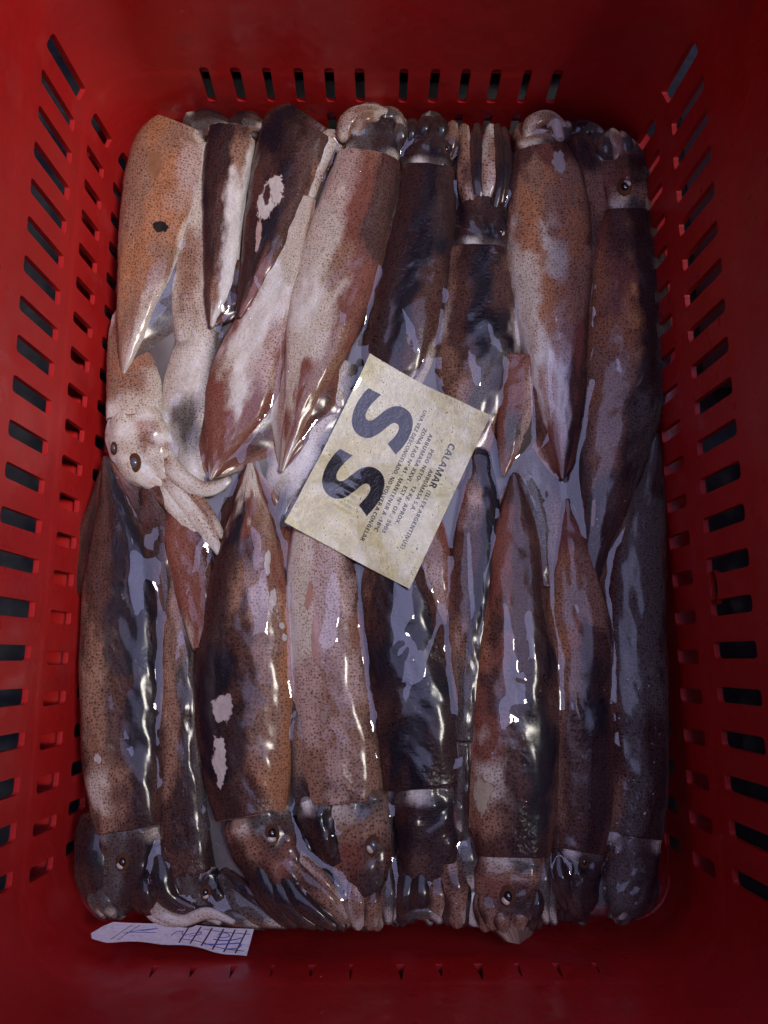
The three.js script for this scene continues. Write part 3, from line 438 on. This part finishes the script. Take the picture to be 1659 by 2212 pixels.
squid({ label: 'thin black-backed squid running out from the label\'s right edge', lift: -2, drop: 4, m: [[1004, 1600, 22], [1008, 1500, 34], [1012, 1400, 46], [1020, 1290, 52], [1028, 1180, 50], [1034, 1080, 40], [1034, 980, 22]], skin: ['GGD', 'TGD', 'BTDK', 'TBKK', 'RBKK', 'RPKK', 'DDKK'],
  head: [[1002, 1605, 16], [998, 1680, 18], [998, 1760, 18], [1000, 1820, 18]], headSkin: 'grey', headLift: -1, arms: [['grey', [[1002, 1790, 14], [1006, 1850, 22], [1012, 1890, 24], [1016, 1920, 14]], 1], ['pale', [[1012, 1900, 20], [1020, 1945, 26], [1030, 1980, 18], [1040, 1996, 8]], 0], ['grey', [[988, 1690, 8], [992, 1740, 9], [990, 1800, 7]], 1]] });
squid({ label: 'russet squid with glazed dark right side and a yellowish patch near its collar', lift: 4, drop: 8, m: [[1108, 1846, 74], [1104, 1750, 91], [1104, 1640, 94], [1108, 1530, 90], [1112, 1420, 78], [1112, 1320, 62], [1112, 1220, 52], [1112, 1120, 36], [1110, 1024, 5]], skin: ['BBDDB', 'OTDKB', 'OCBKB', 'ORBKD', 'OBDKB', 'ORBDB', 'OBBDB', 'RRBDB', 'RRBBB', 'BRBDB', 'BBDB'],
  marks: [[1042, 1718, 24, 42, 0, CREAM, [0.22, 0.10, 0.05]]], fins: [[-1, 0.6, 0.98, 16, 'red', 0.002]],
  head: [[1106, 1842, 62], [1100, 1880, 70], [1098, 1930, 66], [1106, 1975, 54], [1112, 2000, 34]], headSkin: 'tan', eyes: [[1097, 1936, 13, false, -0.6]], arms: [['brown', [[1062, 1915, 15], [1056, 1955, 16], [1064, 2000, 10]], 0], ['brown', [[1092, 1950, 16], [1082, 1980, 16], [1090, 2006, 10]], 0], ['brown', [[1122, 1940, 16], [1122, 1975, 16], [1116, 2006, 10]], 0], ['dark', [[1148, 1900, 15], [1154, 1950, 16], [1146, 2002, 10]], -1]] });
squid({ label: 'tan-brown squid with a dark watery back, next to last before the right wall', lift: -1, drop: 6, m: [[1246, 1832, 52], [1254, 1740, 60], [1256, 1630, 62], [1254, 1510, 63], [1250, 1400, 65], [1244, 1310, 60], [1236, 1220, 42], [1230, 1140, 22], [1226, 1080, 6]], fins: [[-1, 0.58, 0.98, 26, 'red', 0.003], [1, 0.6, 0.98, 26, 'red', 0.003]], skin: ['BBDB', 'TBDB', 'TBDB', 'TBKB', 'TTDB', 'TOBB', 'OTTB', 'TOTB', 'RRRB', 'RRBB'],
  head: [[1246, 1828, 46], [1240, 1870, 48], [1242, 1920, 42], [1250, 1960, 24]], headSkin: 'dark', eyes: [[1262, 1862, 8, false]], arms: [['dark', [[1205, 1840, 12], [1210, 1890, 14], [1236, 1950, 8]], 2], ['grey', [[1172, 1850, 12], [1170, 1900, 15], [1172, 1960, 12], [1180, 1990, 7]], 2], ['dark', [[1190, 1840, 10], [1198, 1900, 11], [1222, 1960, 7]], 1], ['dark', [[1250, 1930, 14], [1240, 1965, 12], [1225, 1985, 7]], -2]] });
squid({ label: 'grey-brown squid under a clear ice glaze beside the right wall, pale eye showing', lift: -1, drop: 8, m: [[1372, 1802, 52], [1376, 1710, 58], [1376, 1600, 60], [1374, 1480, 62], [1372, 1360, 61], [1374, 1250, 58], [1386, 1140, 46], [1404, 1040, 26], [1418, 940, 6]], fins: [[-1, 0.6, 0.98, 26, 'dark', 0.003]], skin: ['TGDG', 'BGDG', 'BGDG', 'TGGB', 'BGGD', 'BGGB', 'TGGB', 'GGDG', 'GDG'],
  head: [[1370, 1800, 48], [1364, 1840, 54], [1358, 1890, 52], [1352, 1930, 42], [1346, 1960, 24]], headSkin: 'grey', eyes: [[1321, 1862, 10, true, -0.8]], arms: [['dark', [[1390, 1880, 14], [1394, 1920, 14], [1384, 1960, 8]], -1], ['grey', [[1365, 1930, 14], [1355, 1965, 12], [1335, 1980, 7]], -2]] });
// ---- bodies of the layer below that show through the meltwater
squid({ label: 'brown squid sunk under the meltwater between the reddish tail tips', lift: -7, drop: 3, m: [[1168, 1270, 30], [1164, 1190, 46], [1156, 1100, 52], [1146, 1010, 46], [1138, 920, 24]], skin: ['DBR', 'BGT', 'BGB', 'RGB'] });
squid({ label: 'whitish squid sunk in the milky pool beside the white-faced squid', lift: -7.5, drop: 3, m: [[440, 700, 40], [425, 790, 56], [412, 880, 58], [408, 970, 48], [425, 1060, 20]], skin: ['GCG', 'CWG', 'WGC', 'GWC'] });
squid({ label: 'pale squid sunk under the left edge of the paper label', lift: -7.5, drop: 3, m: [[740, 780, 30], [712, 860, 56], [668, 950, 62], [626, 1050, 52], [600, 1140, 18]], skin: ['GCG', 'WCG', 'CWG', 'GGC'] });
squid({ label: 'dark squid sunk between the left wall tail and the smooth reddish tail', lift: -6, drop: 3, m: [[352, 1320, 16], [348, 1230, 32], [338, 1140, 38], [322, 1060, 20]], skin: ['DBD', 'BDB', 'DBG'] });
SQUID.forEach(buildSquid);

// ---------------------------------------------------------------- height of everything that lies in the block, on a 1 mm grid
const GX0 = -0.194, GZ0 = -0.392, GS = 0.001, GNX = 389, GNZ = 562;
const Hs = new Float32Array(GNX * GNZ).fill(YB - 0.03);
for (const g of solids) {
  const p = g.attributes.position, ix = g.index.array;
  for (let k = 0; k < ix.length; k += 3) {
    const [a, b, c] = [ix[k], ix[k + 1], ix[k + 2]], ax = (p.getX(a) - GX0) / GS, az = (p.getZ(a) - GZ0) / GS, bx = (p.getX(b) - GX0) / GS, bz = (p.getZ(b) - GZ0) / GS, cx = (p.getX(c) - GX0) / GS, cz = (p.getZ(c) - GZ0) / GS;
    const den = (bz - cz) * (ax - cx) + (cx - bx) * (az - cz); if (Math.abs(den) < 1e-9) continue;
    const x0 = Math.max(0, Math.ceil(Math.min(ax, bx, cx))), x1 = Math.min(GNX - 1, Math.floor(Math.max(ax, bx, cx))), z0 = Math.max(0, Math.ceil(Math.min(az, bz, cz))), z1 = Math.min(GNZ - 1, Math.floor(Math.max(az, bz, cz)));
    for (let z = z0; z <= z1; z++) for (let x = x0; x <= x1; x++) {
      const l = ((bz - cz) * (x - cx) + (cx - bx) * (z - cz)) / den, m = ((cz - az) * (x - cx) + (ax - cx) * (z - cz)) / den; if (l < -1e-6 || m < -1e-6 || l + m > 1.000001) continue;
      const y = l * p.getY(a) + m * p.getY(b) + (1 - l - m) * p.getY(c), q = z * GNX + x; if (y > Hs[q]) Hs[q] = y;
    }
  }
}
function blur(src, r, passes = 2) {
  let a = Float32Array.from(src), b = new Float32Array(a.length);
  for (let n = 0; n < passes; n++) {
    for (let z = 0; z < GNZ; z++) { let s = 0; const o = z * GNX; for (let x = -r; x <= r; x++) s += a[o + clamp(x, 0, GNX - 1)]; for (let x = 0; x < GNX; x++) { b[o + x] = s / (2 * r + 1); s += a[o + Math.min(GNX - 1, x + r + 1)] - a[o + Math.max(0, x - r)]; } }
    for (let x = 0; x < GNX; x++) { let s = 0; for (let z = -r; z <= r; z++) s += b[clamp(z, 0, GNZ - 1) * GNX + x]; for (let z = 0; z < GNZ; z++) { a[z * GNX + x] = s / (2 * r + 1); s += b[Math.min(GNZ - 1, z + r + 1) * GNX + x] - b[Math.max(0, z - r) * GNX + x]; } }
  }
  return a;
}
const gAt = (f, x, z) => { const X = clamp((x - GX0) / GS, 0, GNX - 1.001), Z = clamp((z - GZ0) / GS, 0, GNZ - 1.001), i = X | 0, j = Z | 0, a = X - i, b = Z - j, k = j * GNX + i; return lerp(lerp(f[k], f[k + 1], a), lerp(f[k + GNX], f[k + GNX + 1], a), b); };
// outline of the block: rounded rectangle
const BX0 = -0.182, BX1 = 0.183, BZ0 = -0.380, BZ1 = 0.158, BR = 0.030;
function inside(x, z) { const hx = (BX1 - BX0) / 2, hz = (BZ1 - BZ0) / 2, dx = Math.abs(x - (BX0 + BX1) / 2) - hx + BR, dz = Math.abs(z - (BZ0 + BZ1) / 2) - hz + BR; return BR - Math.hypot(Math.max(dx, 0), Math.max(dz, 0)) - Math.min(Math.max(dx, dz), 0); }
const POOL = YB - 0.0072;
const FILMS = [[300, 1240, 42, 120, 0.05], [548, 1160, 26, 90, 0], [566, 1300, 42, 90, -0.1], [712, 1330, 30, 110, -0.12], [858, 1300, 48, 120, -0.15], [880, 1470, 30, 90, -0.15], [935, 1400, 14, 110, -0.35], [1096, 1420, 34, 130, 0.1], [1082, 1560, 22, 60, 0.1], [1150, 1380, 20, 70, 0], [1076, 690, 26, 80, 0], [1022, 790, 24, 70, 0.15], [552, 600, 12, 56, 0.4], [480, 660, 15, 46, 0.35], [352, 680, 20, 50, 0.3], [742, 670, 15, 90, 0.3], [884, 700, 15, 90, 0.4], [1182, 850, 16, 130, -0.1], [1016, 1240, 10, 160, 0.05], [386, 1330, 12, 90, -0.1], [420, 1200, 18, 60, -0.2], [1240, 1540, 8, 60, 0], [1330, 760, 8, 60, 0.2], [840, 1150, 20, 50, 0]];
const b2 = blur(Hs, 2), b5 = blur(Hs, 4), b9 = blur(Hs, 8);
const Wt = new Float32Array(Hs.length);
const films = FILMS.map(([u, v, rx, ry, t]) => { const P = at(u, v, YB), k = unit(u, v, YB); return [P.x, P.z, rx * k, ry * k, Math.cos(t), Math.sin(t)]; });
for (let z = 0; z < GNZ; z++) for (let x = 0; x < GNX; x++) {
  const q = z * GNX + x, X = GX0 + x * GS, Z = GZ0 + z * GS, e = inside(X, Z);
  if (e < -0.001) { Wt[q] = -1; continue; }
  const n = fbm(X * 110, Z * 75, 401) - 0.5, n3 = noise(X * 420, Z * 260, 402) - 0.5, edge = 0.007 * Math.pow(clamp(1 - e / 0.006), 2);
  let w = Math.max(b5[q] - 0.0005 + 0.0014 * n, POOL + 0.0022 * n);
  let f = 0;
  for (const [fx, fz, rx, rz, c, s] of films) { const dx = X - fx, dz = Z - fz, a = (dx * c - dz * s) / rx, b = (dx * s + dz * c) / rz; f = Math.max(f, 1.25 - Math.hypot(a, b)); }
  f = sstep(0.0, 0.55, f + 0.9 * n + 0.35 * n3);
  if (f > 0) w = Math.max(w, lerp(Hs[q] - 0.001, lerp(b2[q], b5[q], 0.65) + 0.0009, f));
  Wt[q] = w - edge;
}
const Ws = blur(Wt.map((v, i) => v < 0 ? b5[i] - 0.006 : v), 2, 2);

// ---------------------------------------------------------------- ice
const iceBase = V3((BX0 + BX1) / 2, 0.007, (BZ0 + BZ1) / 2);
const ice = thing('ice_block', 'cloudy ice and meltwater holding the squid together in one block', 'ice', iceBase);
{
  const sh = new THREE.Shape(rrect((BX1 - BX0) / 2 - 0.013, (BZ1 - BZ0) / 2 - 0.013, BR - 0.006).map(([x, z]) => new THREE.Vector2(x, -z)));
  const g = new THREE.ExtrudeGeometry(sh, { depth: YB - 0.0140 - 0.012, bevelEnabled: true, bevelSize: 0.003, bevelThickness: 0.003, bevelSegments: 3, curveSegments: 8 }); g.rotateX(-Math.PI / 2); g.translate(0, 0.003, 0);
  { const p = g.attributes.position, uv = g.attributes.uv; for (let i = 0; i < p.count; i++) uv.setXY(i, p.getX(i) / (BX1 - BX0) + 0.5, p.getZ(i) / (BZ1 - BZ0) + 0.5); }
  const milk = [[430, 900, 70, 150], [400, 720, 60, 90], [560, 960, 60, 70], [660, 960, 60, 160], [700, 860, 70, 80], [1150, 1110, 50, 60], [600, 1090, 40, 60]].map(([u, v, rx, ry]) => { const P = at(u, v, YB - 0.012), k = unit(u, v, YB); return [P.x, P.z, rx * k, ry * k]; });
  const t = texOf(512, 512, (i, j) => { const x = i / 512, y = j / 512, X = BX0 + x * (BX1 - BX0), Z = BZ0 + y * (BZ1 - BZ0), a = fbm(X * 22, Z * 22, 81), b = fbm(X * 90, Z * 90, 82);
    let m = 0; for (const [cx, cz, rx, rz] of milk) m = Math.max(m, 1.3 - Math.hypot((X - cx) / rx, (Z - cz) / rz)); m = sstep(0, 0.9, m + 0.9 * (a - 0.5));   // frozen milky patches
    const k = 0.75 + 0.5 * b; return [k * lerp(0.13, 0.27, m), k * lerp(0.115, 0.255, m), k * lerp(0.11, 0.25, m)]; });
  mesh('cloudy_ice', g, new THREE.MeshPhysicalMaterial({ map: t, roughness: 0.35, ior: 1.31 }), ice);
  const id = new Int32Array(GNX * GNZ).fill(-1), pos = [], uv = [], ix = [];
  const ok = q => Wt[q] > 0 && Ws[q] > Hs[q] - 0.0012;
  for (let z = 0; z < GNZ - 1; z++) for (let x = 0; x < GNX - 1; x++) {
    const q = z * GNX + x, c = [q, q + 1, q + GNX, q + GNX + 1]; if (!(c.every(k => Wt[k] > 0) && c.some(k => ok(k)))) continue;
    for (const k of c) if (id[k] < 0) { id[k] = pos.length / 3; const X = GX0 + (k % GNX) * GS, Z = GZ0 + Math.floor(k / GNX) * GS; pos.push(X - iceBase.x, Ws[k] - iceBase.y, Z - iceBase.z); uv.push(X, Z); }
    ix.push(id[c[0]], id[c[2]], id[c[1]], id[c[1]], id[c[2]], id[c[3]]);
  }
  const w = new THREE.BufferGeometry(); w.setAttribute('position', new THREE.Float32BufferAttribute(pos, 3)); w.setAttribute('uv', new THREE.Float32BufferAttribute(uv, 2)); w.setIndex(ix); w.computeVertexNormals();
  mesh('meltwater_film', w, new THREE.MeshPhysicalMaterial({ color: 0xffffff, transmission: 1, thickness: 0, roughness: 0.02, ior: 1.5, side: THREE.DoubleSide }), ice);
  const bub = new THREE.MeshPhysicalMaterial({ color: 0xffffff, transmission: 1, thickness: 0, roughness: 0.02, ior: 1.5, side: THREE.DoubleSide });
  for (const [u, v, r] of [[557, 908, 17], [620, 803, 9], [618, 786, 5], [1133, 1022, 8], [1144, 1030, 8], [1128, 1030, 5], [1040, 905, 6]]) {
    const P0 = at(u, v, YB - 0.006), y = Math.max(gAt(Ws, P0.x, P0.z), gAt(Hs, P0.x, P0.z)), P = at(u, v, y), R = r * unit(u, v, y), s = new THREE.SphereGeometry(R, 24, 12, 0, Math.PI * 2, 0, Math.PI * 0.55); s.scale(1, 0.85, 1); s.translate(P.x - iceBase.x, y - iceBase.y, P.z - iceBase.z); mesh('bubble', s, bub, ice);
  }
}

// water drops: on the crate's walls and standing on the glazed squid by the right wall
{
  const drop = new THREE.MeshPhysicalMaterial({ color: 0xffffff, transmission: 1, thickness: 0, roughness: 0.02, ior: 1.6 });
  const dome = (x, y, z, n, r) => { const g = new THREE.SphereGeometry(r, 10, 6, 0, Math.PI * 2, 0, Math.PI / 2); g.scale(1, 0.7, 0.8 + 0.8 * rnd()); g.rotateY(rnd() * 6); g.applyQuaternion(new THREE.Quaternion().setFromUnitVectors(V3(0, 1, 0), n)); g.translate(x, y, z); return g; };
  const onWall = [], onIce = [];
  for (let k = 0; k < 90; k++) {
    const y = YB + 0.002 + 0.09 * rnd(), o = wallOut(y), r = 0.0005 + 0.0011 * rnd() * rnd(), side = rnd();
    if (side < 0.6) onWall.push(dome((rnd() - 0.5) * 0.32, y, CL + o, V3(0, 0, -1), r)); else if (side < 0.75) onWall.push(dome((rnd() - 0.5) * 0.3, YB + 0.045 + 0.06 * rnd(), -CL - o, V3(0, 0, 1), r));
    else { const sx = rnd() < 0.5 ? -1 : 1; onWall.push(dome(sx * (CX + wallOut(YB + 0.028)), YB + 0.028, (rnd() - 0.5) * 0.5, V3(-sx, 0, 0), r)); }
  }
  const dw = mesh('water_drops', mergeGeometries(onWall), drop, crate); dw.userData.kind = 'stuff';
  for (let k = 0; k < 170; k++) {
    const u = k < 120 ? 1290 + 140 * rnd() : 220 + 1180 * rnd(), v = k < 120 ? 700 + 1200 * rnd() : 350 + 1600 * rnd(); if (u > 600 && u < 1070 && v > 750 && v < 1280) continue;
    const P0 = at(u, v, YB - 0.003); if (inside(P0.x, P0.z) < 0.003) continue; const y = Math.max(gAt(Ws, P0.x, P0.z), gAt(Hs, P0.x, P0.z)) - 0.0002, r = 0.0005 + 0.0019 * Math.pow(rnd(), 2.2);
    const e = 0.002, h = (x, z) => Math.max(gAt(Ws, x, z), gAt(Hs, x, z)), n = V3(h(P0.x - e, P0.z) - h(P0.x + e, P0.z), 2 * e, h(P0.x, P0.z - e) - h(P0.x, P0.z + e)).normalize();
    onIce.push(dome(P0.x - iceBase.x, y - iceBase.y, P0.z - iceBase.z, n, r));
  }
  const di = mesh('water_drops', mergeGeometries(onIce), drop, ice); di.userData.kind = 'stuff';
}

// ---------------------------------------------------------------- paper label
function paperGeo(c, nx, ny, hgt, th = 0.0003) { // corners c: top-left, top-right, bottom-left, bottom-right of the print
  // a flat rectangle of 122 x 90 mm laid over what is below it
  const k = c.map(([u, v]) => at(u, v, YB + 0.001)), mid = k[0].clone().add(k[1]).add(k[2]).add(k[3]).multiplyScalar(0.25), ex = k[1].clone().sub(k[0]).add(k[3]).sub(k[2]).multiplyScalar(0.5), ez = k[2].clone().sub(k[0]).add(k[3]).sub(k[1]).multiplyScalar(0.5);
  const P = (a, b) => { const p = mid.clone().addScaledVector(ex, a - 0.5).addScaledVector(ez, b - 0.5); p.y = hgt(p.x, p.z, a, b); return p; };
  const g = gridGeo(nx, ny, P), uv = g.attributes.uv; for (let i = 0; i < uv.count; i++) uv.setY(i, 1 - uv.getY(i));
  return g;
}
{
  const cv = document.createElement('canvas'); cv.width = 1240; cv.height = 900; const x = cv.getContext('2d');
  const id = x.createImageData(1240, 900);
  for (let j = 0; j < 900; j++) for (let i = 0; i < 1240; i++) {
    const a = fbm(i / 140, j / 140, 501), b = fbm(i / 34, j / 34, 511), c = noise(i / 3, j / 3, 521), st = sstep(0.42, 0.8, fbm(i / 130, j / 160, 531, 5)), sp = sstep(0.74, 0.86, fbm(i / 9, j / 6, 541) * 0.8 + 0.3 * b), k = (j * 1240 + i) * 4, m = 1 + 0.22 * (b - 0.5) + 0.10 * (c - 0.5) - 0.65 * sp;
    id.data[k] = clamp((246 - 18 * st - 12 * a) * m, 0, 255); id.data[k + 1] = clamp((241 - 22 * st - 14 * a) * m, 0, 255); id.data[k + 2] = clamp((204 - 42 * st - 16 * a) * m, 0, 255); id.data[k + 3] = 255;
  }
  x.putImageData(id, 0, 0);
  x.fillStyle = '#232127'; x.textBaseline = 'alphabetic';
  const line = (t, cx, y, size, weight = 'bold', w) => { x.font = weight + ' ' + size + 'px sans-serif'; x.textAlign = 'left'; const m = x.measureText(t).width; x.save(); x.translate(cx - w / 2, y); x.scale(w / m, 1); x.fillText(t, 0, 0); x.restore(); };
  line('CALAMAR', 430, 168, 62, 'bold', 330); line('(ILLEX ARGENTINUS)', 830, 164, 36, 'bold', 420);
  line('ARBUMASA S.A.', 640, 212, 36, 'bold', 310);
  line('PESO NETO:   12 Kg. APROX.', 640, 264, 36, 'bold', 560);
  line('ARBUMASA XXVI - EST Nº OF.: 3903', 640, 315, 36, 'bold', 730);
  line('ZONA FAO Nº 41 - MANTENER A -18ºC', 640, 366, 36, 'bold', 760);
  line('UNA VEZ DESCONGELADO, NO VOLVER A CONGELAR', 630, 418, 36, 'bold', 960);
  x.font = 'bold 430px sans-serif'; x.textAlign = 'center';
  for (const [cx, by] of [[350, 826], [798, 818]]) { x.save(); x.translate(cx, by); x.scale(1.56, 1.26); x.lineWidth = 12; x.strokeStyle = '#232127'; x.strokeText('S', 0, 0); x.fillText('S', 0, 0); x.restore(); }
  const tex = new THREE.CanvasTexture(cv); tex.colorSpace = THREE.SRGBColorSpace; tex.anisotropy = 8;
  const bump = texOf(512, 512, (i, j) => 0.5 * fbm(i / 60, j / 60, 551) + 0.3 * fbm(i / 16, j / 16, 561) + 0.2 * noise(i / 4, j / 4, 571), false);
  const cor = [[1062, 900], [882, 1270], [797, 760], [617, 1132]];
  const top = new Float32Array(Hs.length); for (let i = 0; i < top.length; i++) top[i] = Math.max(Hs[i], Wt[i]);
  const dil = (f, r) => { const a = Float32Array.from(f), b = Float32Array.from(f); for (let z = 0; z < GNZ; z++) for (let x = r; x < GNX - r; x++) { let m = -1; for (let k = -r; k <= r; k++) m = Math.max(m, f[z * GNX + x + k]); a[z * GNX + x] = m; } for (let z = r; z < GNZ - r; z++) for (let x = 0; x < GNX; x++) { let m = -1; for (let k = -r; k <= r; k++) m = Math.max(m, a[(z + k) * GNX + x]); b[z * GNX + x] = m; } return b; };
  const t9 = blur(dil(top, 8), 8, 2), t4 = t9;
  const h = (X, Z, a, b) => gAt(t9, X, Z) + 0.0006 + 0.004 * Math.pow(Math.abs(a - 0.5) * 2 * Math.abs(b - 0.5) * 2, 3) + 0.0007 * (fbm(a * 6, b * 5, 581) - 0.5) + 0.0010 * Math.exp(-((a - 0.74) ** 2 + (b - 0.66) ** 2) / 0.006) * Math.sin(a * 110);
  const P0 = at(840, 1015, YB), base = V3(P0.x, gAt(t9, P0.x, P0.z), P0.z);
  const t = thing('paper_label', 'stained cream paper label printed with two large black letters S', 'label', base);
  const g = paperGeo(cor, 90, 66, h); g.translate(-base.x, -base.y, -base.z);
  mesh('printed_sheet', g, new THREE.MeshPhysicalMaterial({ map: tex, roughness: 0.45, bumpMap: bump, bumpScale: 0.0012, clearcoat: 0.9, clearcoatRoughness: 0.08, side: THREE.DoubleSide }), t);
}
// torn weight tag at the near end
{
  const cv = document.createElement('canvas'); cv.width = 1024; cv.height = 200; const x = cv.getContext('2d');
  x.fillStyle = '#dcdae2'; x.fillRect(0, 0, 1024, 200);
  for (let k = 0; k < 2600; k++) { x.fillStyle = `rgba(${90 + 60 * rnd()},${88 + 50 * rnd()},${96 + 60 * rnd()},${0.10 * rnd()})`; x.beginPath(); x.ellipse(rnd() * 1024, rnd() * 200, 2 + 16 * rnd(), 1 + 7 * rnd(), 0, 0, 7); x.fill(); }
  x.strokeStyle = '#1b1a20'; x.lineWidth = 5;
  const L = (a, b, c, d, w = 5) => { x.lineWidth = w; x.beginPath(); x.moveTo(a, b); x.lineTo(c, d); x.stroke(); };
  L(230, 20, 120, 170); L(280, 20, 170, 175);
  for (let k = 0; k < 6; k++) { const q = 600 + k * 76; L(q, 10, q - 34, 178 + k * 2, 10); }
  L(560, 140, 1000, 168, 5); L(700, 28, 1010, 40, 4);
  x.strokeStyle = '#3247a8'; const C = (p, w = 6) => { x.lineWidth = w; x.beginPath(); x.moveTo(p[0], p[1]); for (let i = 2; i < p.length; i += 4) x.quadraticCurveTo(p[i], p[i + 1], p[i + 2], p[i + 3]); x.stroke(); };
  C([190, 110, 330, 60, 400, 50, 340, 70, 300, 80]); C([210, 100, 330, 100, 400, 92]); C([500, 110, 520, 60, 570, 70, 560, 110, 600, 100, 680, 60, 690, 60, 700, 90, 620, 110]);
  C([780, 100, 860, 110, 960, 70], 8); C([730, 160, 860, 120, 950, 110, 990, 120, 950, 150, 900, 160, 870, 158], 8); C([800, 60, 850, 20, 880, 60, 860, 80, 800, 84], 6);
  const tex = new THREE.CanvasTexture(cv); tex.colorSpace = THREE.SRGBColorSpace;
  const top = (a) => lerp(lerp(196, 240, clamp(a / 0.08)), 549, clamp((a - 0.08) / 0.92)), topv = a => lerp(lerp(2016, 1990, clamp(a / 0.08)), 2006, clamp((a - 0.08) / 0.92)), bot = a => lerp(196, 532, a), botv = a => 2030 + 34 * a * a + 2.5 * Math.sin(a * 17) + 5 * sstep(0.0, 0.1, a);
  const base = at(380, 2020, YB - 0.006), py = YB - 0.004;
  const edge = (f, g2) => { const q = []; for (let i = 0; i <= 20; i++) q.push(at(f(i / 20), g2(i / 20), py)); return a => { const x = clamp(a) * 19.999, i = x | 0; return q[i].clone().lerp(q[i + 1], x - i); }; };
  const e0 = edge(top, topv), e1 = edge(bot, botv);
  const g = gridGeo(70, 12, (a, b) => { const p = e0(a).lerp(e1(a), b); p.y = py - 0.002 * b + 0.0012 * Math.sin(a * 9) + 0.0006 * (fbm(a * 20, b * 5, 591) - 0.5); return p.sub(base); });
  const uv = g.attributes.uv; for (let i = 0; i < uv.count; i++) uv.setY(i, 1 - uv.getY(i));
  const t = thing('paper_tag', 'torn wet white tag with ruled lines and blue handwriting at the near end', 'tag', base);
  mesh('written_sheet', g, new THREE.MeshPhysicalMaterial({ map: tex, roughness: 0.5, clearcoat: 0.8, clearcoatRoughness: 0.15, side: THREE.DoubleSide }), t);
}
renderer.render(scene, camera);
